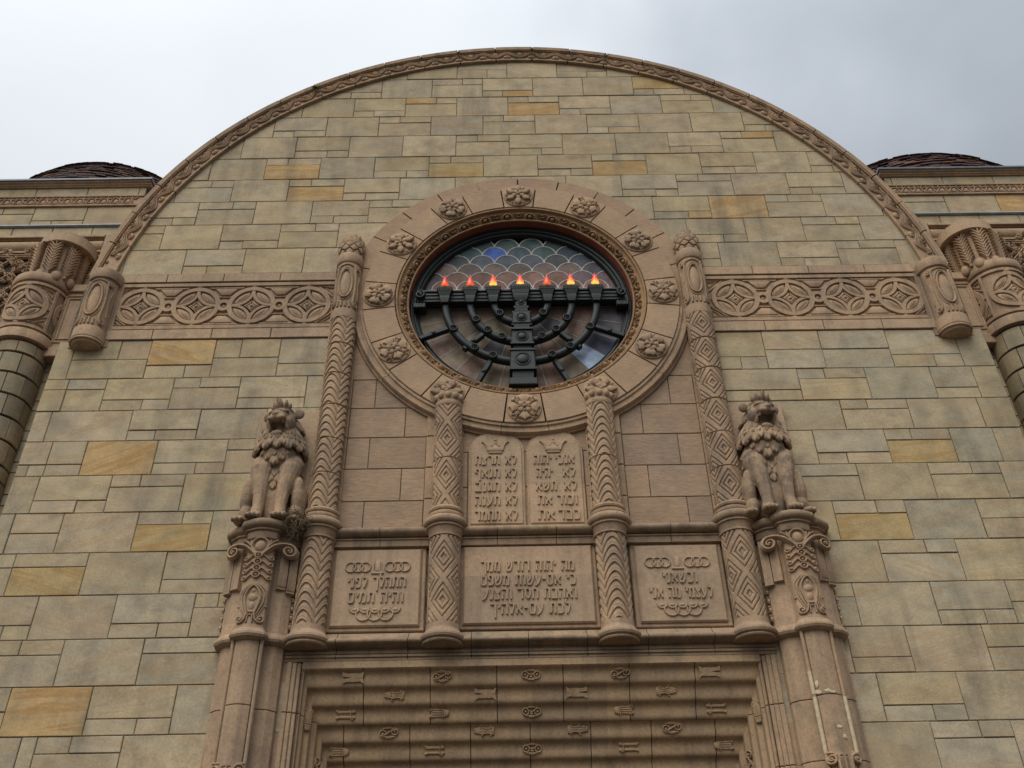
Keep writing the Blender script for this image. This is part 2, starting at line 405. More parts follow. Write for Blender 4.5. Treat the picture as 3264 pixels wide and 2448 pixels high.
# ================================================================== THE MAIN FRONT
facade = thing('synagogue_front', 'tall round arched sandstone front wall carrying the rose window', 'building', (0, .3, GROUND))
YS = .10                                   # face of the stone wall
ARC_Z, ARC_R = -.34, 6.03
def stone_colour(code, r):
    k = r.random(); base = Vector((.39, .315, .205))
    if k < .22: base = Vector((.375, .312, .214))          # greyer
    elif k < .42: base = Vector((.392, .312, .19))         # yellower
    elif k < .55: base = Vector((.39, .308, .203))         # pinker
    base = base*(.90+.20*r.random())
    vz = .25*r.random()
    if 'o' in code: base = Vector((.42, .285, .14))*(.92+.2*r.random()); vz = .9
    if 'y' in code: base = Vector((.395, .285, .138)); vz = .8
    if 'g' in code: base = Vector((.345, .295, .205)); vz = 0
    return tuple(base), (r.random(), r.random(), vz)
def units_to_stones(x0, x1, zb, zt, code):
    """one bonded unit -> list of (rect, colour code)"""
    main = ''.join(ch for ch in code[1:] if ch in 'oyg'); k = .5 if '5' in code else .33
    f = .6 if 'b' in code else .4
    h = (zt-zb)*k; sc = lambda q: 'o' if q in code else ''
    if code[0] == 'F': return [((x0, x1, zb, zt), main)]
    lo, hi = ((zb, zb+h), (zb+h, zt)) if code[0] == 'A' else ((zt-h, zt), (zb, zt-h))
    if 'w' in code: return [((x0, x1, *lo), sc('q')), ((x0, x1, *hi), main)]
    xm = x0+(x1-x0)*f
    return [((x0, xm, *lo), sc('q')), ((xm, x1, *lo), sc('s')), ((x0, x1, *hi), main)]
R_ = random.Random(11)
stones = MB(); mortar = MB()
def lay(x0, x1, zb, zt, code, xl, xr):
    for (a, b_, c_, d_), cc in units_to_stones(x0, x1, zb, zt, code):
        a, b_ = max(a, xl), min(b_, xr)
        if b_-a < .04: continue
        for mb, g, yf in ((mortar, 0, YS+.011), (stones, .0043, YS+R_.uniform(-.006, .006))):
            j = (lambda: g*R_.uniform(.65, 1.5)) if g else (lambda: 0)
            poly = [(a+j(), c_+j()), (b_-j(), c_+j()), (b_-j(), d_-j()), (a+j(), d_-j())]
            if d_ > 0:                                     # under the arch
                for k in range(-84, 85, 2):
                    t = radians(k); poly = clip(poly, sin(t), cos(t), ARC_R+.08+ARC_Z*cos(t))
                    if len(poly) < 3: break
            if len(poly) < 3: continue
            cx, cz = (a+b_)/2, (c_+d_)/2; rho = hypot(cx, cz)
            if rho < 3.2 and cz > -.2:                     # opening for the rose
                poly = clip(poly, -cx/rho, -cz/rho, -2.15)
                if len(poly) < 3: continue
            if g:
                col, ve = stone_colour(cc, R_); mb.prism(poly, yf, YS+.2, .006, col, ve)
            else: mb.prism(poly, yf, YS+.1)
E1 = 6.47
UP = [  # zb, zt, first joint, pitch, units from left to right
 (5.226, 5.75, -1.9, .885, 'F Ab5 F Ab F'),
 (4.70, 5.226, -3.2, .8785, 'Aa F Bb Aas F F Aay F F'),
 (4.19, 4.70, -3.645, .88, 'F Aa Bbq F Bao Aa F Bb F'),
 (3.68, 4.19, -4.07, .879, 'Aa F Ba F Ba F Aa F F Aa F'),
 (3.15, 3.68, -5.41, .882, 'F F Ab F F Ba Ab F F Aa Bas F F'),
 (2.63, 3.15, -5.85, .884, 'F F Bao F Ab Bay F Ab Bao F Ab F Aa F'),
 (2.117, 2.63, -5.42, .885, 'Bb F Bao Aa F F F F Ab Ba F Aa F'),
 (1.602, 2.117, -5.89, .889, 'Ab Bb F Aa Ba F F F F Abs Fo Ba F F'),
 (1.075, 1.602, -6.33, .891, 'Ba F Aa Bb F F F F F F Ab F Bb F F'),
 (.56, 1.075, -5.90, .89, 'F Aa F F F F F F F Aa F Aa Ba F')]
for zb, zt, x, p, us in UP:
    x -= 3*p; us = 'F Ab F '+us+' F Ba F'
    for u in us.split(): lay(x, x+p, zb, zt, u, -E1, E1); x += p
ZL = [-.70, -1.37, -1.905, -2.39, -2.915, -3.455, -4.005, -4.555, -5.095, -5.64, -6.18, -6.73]
LEFT = [
 ([-E1, -6.22, -5.17, -4.27, -3.37, -2.45], 'F Bb5 Abo Ba5 Aw'), ([-E1, -6.16, -5.64, -4.73, -3.83, -2.93, -2.45], 'Bw Bw Ab Ba Ab F'),
 ([-E1, -6.25, -5.18, -4.28, -3.4, -2.45], 'F F Aa F F'), ([-E1, -6.11, -5.66, -4.75, -3.84, -3.4, -2.45], 'Aa Aw Fo Ab Bw F'),
 ([-E1, -6.13, -5.22, -4.30, -3.4, -2.45], 'F Ab Ba F F'), ([-E1, -6.29, -5.69, -4.77, -3.86, -3.3, -2.45], 'F Bw5 F Bby F F'),
 ([-E1, -6.12, -5.25, -4.32, -3.2, -2.45], 'Ba Bwy F Aw F'), ([-E1, -5.70, -4.79, -3.88, -3.2, -2.45], 'Ab F Ab Ba F'),
 ([-E1, -5.26, -4.36, -3.2, -2.6], 'Bb F Bw F'), ([-E1, -5.70, -4.81, -3.89, -3.2, -2.6], 'Aw5 Fo Ab F F'),
 ([-E1, -5.44, -5.27, -4.36, -3.2, -2.6], 'F F Ba F F')]
RIGHT = [
 ([2.45, 3.36, 4.15, 5.09, 6.05, E1], 'Ab Bw5 Bwg5 Ab F'), ([2.45, 3.73, 4.65, 5.54, 6.12, E1], 'Ab Ba Fg Aw F'),
 ([2.45, 3.3, 4.20, 5.09, 6.03, E1], 'F F Ba F F'), ([2.45, 3.3, 3.74, 4.67, 5.52, 6.09, E1], 'F F Aa Bay Fg F'),
 ([2.45, 3.2, 4.19, 5.10, 6.0, E1], 'F Bw F Bb F'), ([2.45, 3.2, 3.77, 4.66, 5.55, E1], 'F F Bby Fg Bw5'),
 ([2.45, 3.2, 4.21, 5.13, 6.0, E1], 'F F Bb F F'), ([2.45, 3.77, 4.68, 5.56, E1], 'Bw F Ab Bw5'),
 ([2.6, 3.57, 4.24, 5.12, E1], 'F Aw F Aw5'), ([2.6, 3.79, 4.67, 5.55, E1], 'F Ab F F'), ([2.6, 3.4, 4.24, 5.10, E1], 'F F Bb F')]
for rows in (LEFT, RIGHT):
    for k, (js, us) in enumerate(rows):
        for i, u in enumerate(us.split()): lay(js[i], js[i+1], ZL[k+1], ZL[k], u, -E1, E1)
# courses below the picture, down to the pavement
z = ZL[-1]; k = 0
while z > GROUND+.01:
    zb = max(GROUND, z-.545)
    for sgn in (-1, 1):
        x = 2.75
        while x < E1:
            x1 = min(E1, x+(.9 if x > 2.8 or k % 2 else .45))
            lay(min(sgn*x, sgn*x1), max(sgn*x, sgn*x1), zb, z, R_.choice(['F', 'Aa', 'Bb', 'F']), -E1, E1); x = x1
    z = zb; k += 1
stones.build('sandstone_blocks', M_STONE, facade, 30); mortar.build('mortar_bed', M_MORT, facade, 0)
core = MB()
arcpts = [(6.22*sin(radians(a_)), ARC_Z+6.22*cos(radians(a_))) for a_ in range(82, -83, -2)]
core.prism([(-E1+.004, -5.3), (E1-.004, -5.3), (E1-.004, .4)]+arcpts+[(-E1+.004, .4)], .5, 1.0)
core.box(-E1+.004, -2.8, .28, 1.0, GROUND, -5.3); core.box(2.8, E1-.004, .28, 1.0, GROUND, -5.3)
core.box(-E1+.004, -E1+.3, .28, .5, -5.3, .45); core.box(E1-.3, E1-.004, .28, .5, -5.3, .45)
core.build('wall_core', M_MORT, facade, 0)

# ---- archivolt: carved band and coping, in blocks
arch = MB(); JOINTS = [-82.6]+[-3.04-6.09*k for k in range(12, -1, -1)]+[3.05+6.09*k for k in range(0, 13)]+[82.6]
for a0, a1 in zip(JOINTS, JOINTS[1:]):
    g = .0015
    A0, A1 = radians(a0)+g, radians(a1)-g; n = max(3, int((a1-a0)/1.0)); dy = R_.uniform(-.004, .004)
    arch.ring([(6.03, .16), (6.03, .05), (6.036, .043), (6.06, .043), (6.066, .05), (6.07, .062), (6.27, .062), (6.275, .085), (6.29, .085), (6.292, .12)], ARC_Z, A0, A1, n)
    arch.ring([(6.288, .12), (6.288, .04+dy), (6.302, .036+dy), (6.305, .02+dy), (6.372, .012+dy), (6.38, .02+dy), (6.38, .7), (6.2, .7)], ARC_Z, A0, A1, n)
arch.build('arched_coping', M_TC, facade, 40)
jb = MB(); jb.ring([(6.04, .3), (6.04, .092), (6.35, .092), (6.35, .3)], ARC_Z, radians(-82.5), radians(82.5), 160); jb.ring([(6.30, .2), (6.30, .06), (6.366, .034), (6.366, .69)], ARC_Z, radians(-82.5), radians(82.5), 160); jb.build('coping_joints', M_JOINT, facade, 0)
vine = MB(); PER = radians(4.06)*6.168
nper = int(radians(164)*6.15/PER)
m = arcm(ARC_Z, 6.168, .062)
for k in range(-nper//2, nper//2+1):
    u0 = k*PER-.12
    if abs((u0+PER/2)/6.15) > radians(80.2): continue
    for off_, wd in ((-.027, .025), (0, .025), (.027, .025)):
        pts = [(u0+PER*i/20, .05*cos(2*pi*i/20)+off_) for i in range(21)]
        vine.bead(m, pts, wd, .036)
    vine.dome(m, u0, -.043, .07, .043, .035, pw=.7); vine.dome(m, u0, -.033, .016, .014, .014, b=.033)
    for an in (-68, -38, 0, 38, 68):
        vine.petal(m, u0+PER/2+.025*sin(radians(an)), -.012, radians(90-an), .105-.02*abs(an)/68, .05, .04)
    for sg in (-1, 1):
        vine.petal(m, u0+sg*.12, .06, radians(90-sg*60), .06, .034, .03)
vine.build('vine_carving', M_TC, facade, 50)

# ---- guilloche frieze, left and right of the rose
def guilloche(mb, m, cx, cz, first, last, pitch=.797, r=.322):
    h = .034
    mb.bead(m, circ(cx, cz, r-.008, 40), .082, h, True, 'flat')
    for q in range(4):                                # four crossing leaves round a star
        a = pi/4+q*pi/2
        ox, oz = cx+cos(a)*.385, cz+sin(a)*.385
        pts = [(ox+.27*cos(a+pi+t), oz+.27*sin(a+pi+t)) for t in [(-.84+1.68*i/12) for i in range(13)]]
        mb.bead(m, pts, .054, h-.004-.0016*q, False, 'flat')
        L_ = [(ox+.229*cos(a+pi+t), oz+.229*sin(a+pi+t)) for t in [(-.9+1.8*i/14) for i in range(15)]]
        L_ = [p_ for p_ in L_ if hypot(p_[0]-cx, p_[1]-cz) < .262]
        b0, b1 = atan2(L_[-1][1]-cz, L_[-1][0]-cx), atan2(L_[0][1]-cz, L_[0][0]-cx); db = (b1-b0+pi) % (2*pi)-pi
        O_ = [(cx+.264*cos(b0+db*i/8), cz+.264*sin(b0+db*i/8)) for i in range(9)]
        lens = L_+O_; ar = sum(p_[0]*q_[1]-q_[0]*p_[1] for p_, q_ in zip(lens, lens[1:]+lens[:1]))
        mb.plate(m, lens if ar > 0 else lens[::-1], .016, .007)
        mb.petal(m, cx+cos(a)*.205-cos(a+pi/2)*.085, cz+sin(a)*.205-sin(a+pi/2)*.085, a+pi/2, .17, .05, .014, b=.014)
    dia = []
    for q in range(4):
        a = pi/4+q*pi/2; ox, oz = cx+cos(a)*.385, cz+sin(a)*.385
        dia += [(ox+.315*cos(a+pi+t), oz+.315*sin(a+pi+t)) for t in (.27, .14, 0, -.14, -.27)]
    mb.plate(m, dia, .016, .003)
    mb.bead(m, [(cx+(x_-cx)*.66, cz+(z_-cz)*.66) for x_, z_ in dia], .014, .012, True, b=.014)
    mb.dome(m, cx, cz, .03, .03, .02, b=.016)
    if not last:
        mx_ = cx+pitch/2
        mb.bead(m, circ(mx_, cz, .078, 20), .07, h+.002, True, 'flat'); mb.dome(m, mx_, cz, .03, .03, .02)
        for sg in (-1, 1):
            zz = cz+sg*.345
            poly = [(mx_-.25, zz), (mx_-.085, cz+sg*.165), (mx_+.085, cz+sg*.165), (mx_+.25, zz)]
            mb.bead(m, poly, .034, .026, True)
            q = [(mx_-.165, cz+sg*.325), (mx_-.06, cz+sg*.2), (mx_+.06, cz+sg*.2), (mx_+.165, cz+sg*.325)]
            mb.plate(m, q if sg > 0 else q[::-1], .03, .006)
    for e, sg in ((first, -1), (last, 1)):
        if e:
            for sz in (-1, 1):
                p = [(cx+sg*.39, cz+sz*.345), (cx+sg*.39, cz+sz*.13), (cx+sg*.15, cz+sz*.345)]
                mb.bead(m, p, .034, .026, True)
                p = [(cx+sg*.37, cz+sz*.325), (cx+sg*.36, cz+sz*.22), (cx+sg*.25, cz+sz*.325)]
                mb.bead(m, p, .018, .02, True)
            mb.dome(m, cx+sg*.375, cz, .05, .035, .022)
    for sz in (-1, 1): mb.dome(m, cx, cz+sz*.372, .055, .036, .034)
FZ = -.062
for sg, nm in ((-1, 'left'), (1, 'right')):
    fr = MB(); xs = (-5.48, -4.683, -3.886, -3.089) if sg < 0 else (3.10, 3.895, 4.69, 5.485)
    x0, x1 = (-5.92, -2.62) if sg < 0 else (2.63, 5.93)
    fr.box(x0, x1, YS+.028, YS+.2, -.51, .385)                         # sunk field
    m = plane(0, 0, YS+.028)
    for k, x in enumerate(xs): guilloche(fr, m, x, FZ, k == 0, k == 3)
    for zz in (FZ-.405, FZ+.405): fr.bead(m, [(x0, zz), (x1, zz)], .075, .0365, False, 'flat')
    for xx in (xs[0]-.43, xs[3]+.43): fr.bead(m, [(xx, FZ-.37), (xx, FZ+.37)], .06, .0352, False, 'flat')
    fr.build('guilloche_frieze', M_TC, facade, 40)
    for zb, zt in ((.388, .556), (-.697, -.515)):
        fl = MB()
        x = -6.02 if sg < 0 else 2.60; off_ = 0
        xe = -2.6 if sg < 0 else 6.03
        while x < xe-.01:
            xb = min(xe, x+.83); fl.prism([(x+.005, zb+.004), (xb-.005, zb+.004), (xb-.005, zt-.004), (x+.005, zt-.004)], YS-.022, YS+.15, .006); x = xb
        fl.build('frieze_fillet', M_TCP, facade, 30)
    jb = MB(); jb.box(-6.0 if sg < 0 else 2.6, -2.6 if sg < 0 else 6.0, YS+.0, YS+.2, .392, .55); jb.box(-6.0 if sg < 0 else 2.6, -2.6 if sg < 0 else 6.0, YS+.0, YS+.2, -.69, -.52)
    jb.build('fillet_joints', M_JOINT, facade, 0)

# ---- cartouche (shared by the arch corbels and the tall columns)
def cartouche(mb, xc, yc, r, z0, z1, rx, ry, tabs=4):
    m = cyl(xc, yc, r, 0); zc = z0+(z1-z0)*.53
    mb.bead(m, circ(0, zc, rx, 36, ry=ry), .036, .034, True)
    mb.dome(m, 0, zc, rx*.86, ry*.9, .026, n=30, k=5)
    mb.bead(m, circ(0, zc, rx*1.35, 36, ry=ry*1.16), .02, .014, True)
    for sg in (-1, 1):
        W = rx*1.75
        p = spiral(sg*W, z1-.085, .016, .05, pi/2 if sg > 0 else pi/2, .9*sg*-1, 16)
        mb.bead(m, p, .03, .034)
        mb.dome(m, sg*W, z1-.085, .024, .026, .03)
        p = bez([(sg*(W-.03), z1-.05), (sg*rx*1.1, z1-.12), (sg*rx*2.1, zc), (sg*rx*1.35, z0+.2), (sg*rx*1.1, z0+.1), (sg*W, z0+.045)], 18)
        mb.bead(m, p, .034, .034)
        p = spiral(sg*W, z0+.085, .044, .014, -pi/2, .8*sg, 14); mb.bead(m, p, .03, .034); mb.dome(m, sg*W, z0+.085, .022, .024, .032)
        mb.bead(m, [(sg*(W+.06), z1-.2), (sg*(W+.03), zc), (sg*(W+.06), z0+.2)], .02, .02)
    for k in range(tabs): mb.bead(m, [((k-(tabs-1)/2)*.055, z0+.02), ((k-(tabs-1)/2)*.05, z0+.12)], .034, .026)
    mb.bead(m, [(x*rx*1.1, z1-.03-.03*x*x) for x in [(-1+2*i/10) for i in range(11)]], .024, .02)
# ---- arch corbels
for sg, side in ((-1, 'left'), (1, 'right')):
    x = sg*6.055; yc = .07; r = .205
    cb = MB()
    cb.lathe([(.03, .475), (.235, .475), (.238, .465), (.238, .315), (.232, .305), (r, .30), (r, -.60), (.225, -.605), (.228, -.615), (.228, -.78), (.22, -.785), (.222, -.80), (.232, -.805), (.232, -.825), (.20, -.83), (.19, -.86), (.05, -.885), (0, -.885)], x, yc, n=48)
    cartouche(cb, x, yc, r, -.585, .285, .098, .29)
    for k in (-1, 1): cb.bead(plane(x+sg*0, 0, YS), [(k*.215, -.6), (k*.215, .3)], .03, .03)
    cb.build('arch_corbel', M_TC, facade, 40)
    st = MB(); st.prism([(x-.27, -.82), (x+.27, -.82), (x+.27, .55), (x-.27, .55)], YS-.01, .5); st.build('corbel_backing', M_TCB, facade, 0)

# ================================================================== THE ROSE
rose = thing('rose_surround', 'round terracotta surround with twelve carved rosettes framing the window', 'window surround', (0, .1, -2.3))
ringb = MB(); JA = []
for k in range(12): JA += [radians(30*k-7.0), radians(30*k+7.0)]
JA.sort()
for i in range(24):
    a0 = JA[i]; a1 = JA[(i+1) % 24]
    if a1 < a0: a1 += 2*pi
    g = .0052; c0 = Vector((.40, .27, .17))*R_.uniform(.94, 1.06)
    n = max(4, int((a1-a0)/radians(2.5)))
    prof = [(1.815, .1), (1.815, .008), (1.822, 0), (2.262, 0), (2.27, .008), (2.27, .13)]
    pts = [[(r*sin(a0+g+(a1-a0-2*g)*k/n), y, r*cos(a0+g+(a1-a0-2*g)*k/n)) for k in range(n+1)] for r, y in prof]
    ringb.grid(pts, col=tuple(c0))
    for k in (0, n): ringb.add([p[k] for p in pts], [tuple(range(len(prof)))], tuple(c0))
ringb.build('ring_blocks', M_COMB, rose, 40)
hood = MB()
for k in range(-6, 6):
    a0, a1 = radians(15*k)+.0045, radians(15*k+15)-.0045
    if k == -6: a0 = radians(-98)
    if k == 5: a1 = radians(98)
    c0 = tuple(Vector((.375, .252, .162))*R_.uniform(.93, 1.06))
    prof = [(2.24, .15), (2.24, .078), (2.558, .078), (2.566, .086), (2.566, .2)]
    pts = [[(r*sin(a0+(a1-a0)*j/6), y, r*cos(a0+(a1-a0)*j/6)) for j in range(7)] for r, y in prof]
    hood.grid(pts, col=c0)
    for j in (0, 6): hood.add([p[j] for p in pts], [tuple(range(len(prof)))], c0)
hood.build('hood_blocks', M_COMB, rose, 40)
hj = MB(); hj.ring([(1.83, .3), (1.83, .05), (2.255, .05)], 0, 0, 2*pi, 120); hj.ring([(2.255, .1), (2.55, .1), (2.55, .3)], 0, radians(-99), radians(99), 100)
hj.build('surround_joints', M_JOINT, rose, 0)
lm = MB()
for a0, a1 in ((97, 128), (128, 157), (157, 172.5), (172.5, 187.5), (187.5, 203), (203, 232), (232, 263)):
    lm.ring([(2.25, .10), (2.275, .02), (2.31, .022), (2.318, .045), (2.345, .05), (2.358, .03), (2.395, .035), (2.412, .06), (2.42, .09), (2.44, .10), (2.44, .2)], 0, radians(a0)+.0016, radians(a1)-.0016, 14)
lm.build('lower_moulding', M_TC, rose, 40)
egg = MB()
egg.ring([(1.803, .10), (1.803, .012), (1.798, .006), (1.778, .006), (1.773, .012), (1.77, .055), (1.745, .06), (1.665, .135), (1.652, .14), (1.648, .112), (1.64, .106), (1.625, .108), (1.62, .125)], 0, 0, 2*pi, 180)
def conem(a0):
    # surface of the sloping egg-and-dart band: u round the ring, v from the inner to the outer edge
    def f(u, v, h):
        t = .5+v/.135; r = 1.668+.078*t-h*.7; y = .132-.075*t-h*.7; a = a0+u/1.70
        return (r*sin(a), y, r*cos(a))
    return f
for k in range(30):
    m = conem(2*pi*(k+.5)/30)
    egg.dome(m, 0, -.012, .043, .045, .05, n=14, k=5)
    egg.bead(m, bez([(-.07, -.06), (-.085, .0), (-.05, .06), (0, .062), (.05, .06), (.085, 0), (.07, -.06)], 14), .026, .042)
    egg.dome(m, 0, .042, .022, .008, .04)
    m = conem(2*pi*k/30)
    egg.bead(m, spiral(-.05, .045, .022, .006, pi, 1, 10), .016, .045); egg.bead(m, spiral(.05, .045, .022, .006, 0, -1, 10), .016, .045)
    egg.bead(m, bez([(-.07, .04), (-.05, -.02), (0, -.03), (.05, -.02), (.07, .04)], 10), .022, .04)
    egg.dome(m, 0, .035, .02, .018, .035); egg.petal(m, 0, -.015, -pi/2, .055, .04, .035)
egg.build('egg_and_dart', M_EGG, rose, 50)
rv = MB(); rv.ring([(1.622, .122), (1.616, .30), (1.6, .31)], 0, 0, 2*pi, 120); rv.build('red_reveal', M_REVEAL, rose, 40)
# rosettes
def rosette(kind):
    mb = MB(); m = lambda u, v, h: (u, -h, v-Z0)
    mb.add([m(.222*cos(2*pi*i/40), .222*sin(2*pi*i/40), -.005) for i in range(40)]+[m(.222*cos(2*pi*i/40), .222*sin(2*pi*i/40), .012) for i in range(40)]+[m(.214*cos(2*pi*i/40), .214*sin(2*pi*i/40), .02) for i in range(40)],
           [tuple(range(80, 120))]+[(k+i, k+(i+1) % 40, k+40+(i+1) % 40, k+40+i) for k in (0, 40) for i in range(40)])
    b = .018; IN = [(.02, -.012), (.05, -.032), (.078, -.036), (.098, -.016), (.098, .016), (.078, .036), (.05, .032), (.02, .012)]
    def rp(a, P, h, bev, b): mb.plate(m, [(x*cos(a)-y*sin(a), x*sin(a)+y*cos(a)) for x, y in P], h, bev, b)
    if kind == 'daisy':
        for k in range(6):
            a = pi/2+k*pi/3+pi/6
            mb.petal(m, .15*cos(a), .15*sin(a), a, .05, .05, .022, b)
        for k in range(6): a = pi/2+k*pi/3; rp(a, [(.07, -.018), (.115, -.046), (.155, -.042), (.212, 0), (.155, .042), (.115, .046), (.07, .018)], .044, .012, b)
        for k in range(12):
            a = pi/12+k*pi/6; mb.petal(m, .12*cos(a), .12*sin(a), a, .07, .036, .02, b)
        for k in range(5): a = pi/2+pi/5+k*2*pi/5; rp(a, IN, .022, .012, b+.026)
        mb.dome(m, 0, 0, .032, .032, .042, 0, b+.028)
    elif kind == 'rose':
        for k in range(5):
            a = pi/2+k*2*pi/5
            rp(a, [(.075, -.03), (.11, -.068), (.15, -.078), (.192, -.05), (.178, 0), (.192, .05), (.15, .078), (.11, .068), (.075, .03)], .044, .012, b)
            a2 = a+pi/5
            for d, sg in ((-.16, 1), (.16, -1)):
                x, y = .175*cos(a2+d), .175*sin(a2+d)
                mb.bead(m, spiral(x, y, .019, .006, a2, sg, 9), .013, .026, b=b); mb.dome(m, x, y, .01, .01, .024, 0, b)
        for k in range(5): a = -pi/2+k*2*pi/5; rp(a, IN, .022, .012, b+.026)
        for k in range(5): a = pi/2+k*2*pi/5; mb.petal(m, .05*cos(a), .05*sin(a), a, .07, .03, .04, b+.02)
        mb.dome(m, 0, 0, .032, .032, .045, 0, b+.028)
    else:
        for k in range(4):
            a = pi/2+k*pi/2; c, s_ = cos(a), sin(a)
            P = [(.05, -.022), (.10, -.05), (.16, -.085), (.165, -.055), (.185, -.018), (.205, 0), (.185, .018), (.165, .055), (.16, .085), (.10, .05), (.05, .022)]
            mb.plate(m, [(x*c-y*s_, x*s_+y*c) for x, y in P], .034, .012, b)
            a += pi/4
            mb.dome(m, .135*cos(a), .135*sin(a), .058, .036, .034, a, b)
            for i in range(4):
                for j in (-1, 0, 1):
                    x, y = .10+.024*i, j*.019+(.009 if i % 2 else 0); mb.dome(m, x*cos(a)-y*sin(a), x*sin(a)+y*cos(a), .0105, .0105, .012, 0, b+.028, n=7, k=2)
            for sg in (-1, 1):
                x, y = .19*cos(a+sg*.14), .19*sin(a+sg*.14); mb.bead(m, spiral(x, y, .016, .005, a, sg, 8), .012, .024, b=b); mb.dome(m, x, y, .009, .009, .024, 0, b)
        for k in range(4): a = pi/4+k*pi/2; rp(a, IN, .022, .012, b+.026)
        for k in range(4): a = k*pi/2; mb.dome(m, .06*cos(a), .06*sin(a), .03, .018, .035, a, b+.022)
        mb.dome(m, 0, 0, .032, .032, .045, 0, b+.028)
    return mb.mesh('rosette', (0, 0, 0), 50)
RK = {k: rosette(k) for k in ('daisy', 'rose', 'grape')}
for me in RK.values(): me.materials.append(M_TC)
ro = ORG[rose.name]
for k, kind in enumerate('daisy grape rose grape rose daisy grape daisy grape rose daisy rose'.split()):
    a = radians(30*k); o = bpy.data.objects.new('rosette', RK[kind]); COL.objects.link(o); o.parent = rose
    o.location = (2.045*sin(a)-ro[0], -ro[1], 2.045*cos(a)+Z0-ro[2]); o.rotation_euler = (0, a, 0); o.scale = (1.03, 1.0, 1.03)
    o['label'] = {'daisy': 'rosette with pointed petals', 'rose': 'rosette with round petals and curls', 'grape': 'rosette with leaves and grape bunches'}[kind]

# ---- window: frame, panes, cames
win = thing('rose_window', 'round leaded window with scalloped panes above and slate panes below', 'window', (0, .35, -1.6))
fr = MB()
fr.ring([(1.612, .36), (1.612, .245), (1.60, .238), (1.585, .238), (1.578, .262), (1.565, .266), (1.555, .25), (1.54, .252), (1.53, .285), (1.515, .29), (1.505, .28), (1.495, .285), (1.485, .34), (1.48, .38)], 0, 0, 2*pi, 120)
fr.build('window_frame', M_METAL, win, 40)
gl = MB(); cm = MB(); YG = .365; rg = random.Random(5)
row0 = 1.30; nrow = 0
for i in range(9):                                   # fish-scale panes, lower rows lap over the upper ones
    zc = 1.47-.178*i-.185; xo = -.19 if i % 2 == 0 else 0
    y = YG-.0025*i
    if zc < .0: break
    for k in range(-5, 6):
        xc = xo+k*.378+.0
        if hypot(xc, max(0, zc+.19)) > 1.62: continue
        t = i/6
        c = Vector((.05, .08, .08)).lerp(Vector((.18, .092, .066)), min(1, max(0, (i-1.6)/2.6)))*rg.uniform(.72, 1.3)
        if rg.random() < .25: c = c.lerp(Vector((.05, .065, .10)), .5)
        if i == 1 and k == -1: c = Vector((.05, .11, .36))
        pts = [(xc+.189*cos(a), zc+.189*sin(a)) for a in [pi*j/16 for j in range(17)]]+[(xc-.189, zc-.25), (xc+.189, zc-.25)]
        gl.prism(pts, y, y+.0008, 0, tuple(c))
        cm.bead(plane(0, 0, y), [(xc+.189*cos(a), zc+.189*sin(a)) for a in [pi*j/18 for j in range(19)]], .022, .008)
# lower panes follow the arms of the lampstand
rr = [0, .39, .735, 1.095, 1.56]
ang = {1: 4, 2: 7, 3: 10, 4: 14}
for q in range(1, 5):
    r0, r1 = rr[q-1], rr[q]; n = ang[q]
    for k in range(n):
        a0, a1 = pi+pi*k/n, pi+pi*(k+1)/n
        h = rg.random(); c = Vector((.15, .115, .078)) if h < .45 else Vector((.165, .105, .078)) if h < .86 else Vector((.078, .07, .08))
        c = c*rg.uniform(.75, 1.3)
        g = 8; pts = [(r0*cos(a0+(a1-a0)*j/g), r0*sin(a0+(a1-a0)*j/g)) for j in range(g+1)] if r0 > 0 else [(0, 0)]
        pts = [(r1*cos(a0+(a1-a0)*j/g), r1*sin(a0+(a1-a0)*j/g)) for j in range(g, -1, -1)][::-1]+pts[::-1]
        if q == 4 and k == 10: c = Vector((.32, .40, .52))  # blue pane, its bright reflection put into the colour
        if q == 4 and k == 11: c = Vector((.05, .052, .08))
        gl.prism([(x, z+.02) for x, z in pts], YG-.03, YG-.029, 0, tuple(c))
        cm.bead(plane(0, .02, YG-.03), [(r0*cos(a1), r0*sin(a1)), (r1*cos(a1), r1*sin(a1))], .014, .006)
    cm.bead(plane(0, .02, YG-.03), circ(0, 0, r1, 40, pi, 2*pi), .009, .005)
cm.bead(plane(0, .02, YG-.03), [(-1.5, 0), (1.5, 0)], .02, .006)
gl.build('glass_panes', M_GLASS, win, 0); cm.build('lead_cames', M_LEAD, win, 40)
bk = MB(); bk.ring([(0.001, .42), (1.7, .42)], 0, 0, 2*pi, 60); bk.build('dark_backing', M_DARK, win, 0)

# ================================================================== THE LAMPSTAND
men = thing('menorah', 'dark metal seven branched lampstand standing before the round window', 'menorah', (0, .18, -1.55))
CZ = -.02; YM = .17
cs = [(-.05, .06), (-.05, -.01), (-.034, -.032), (-.012, -.04), (.012, -.04), (.034, -.032), (.05, -.01), (.05, .06)]
for r in (.39, .735, 1.095):
    arm = MB(); p = [(r+a, YM+y) for a, y in cs]
    arm.ring(p, CZ, radians(93), radians(267), 50)
    for sg in (-1, 1): arm.prism([(sg*r-.05, CZ), (sg*r+.05, CZ), (sg*r+.05, CZ+.06), (sg*r-.05, CZ+.06)], YM-.038, YM+.06, .012)
    arm.build('curved_branch', M_METAL, men, 40)
bar = MB()
bar.ext([(.30, -.005), (.155, -.005), (.15, .0), (.15, .03), (.135, .045), (.135, .085), (.12, .10), (.12, .125), (.14, .135), (.14, .155), (.115, .165), (.115, .19), (.125, .2), (.30, .2)], -1.5, 1.5)
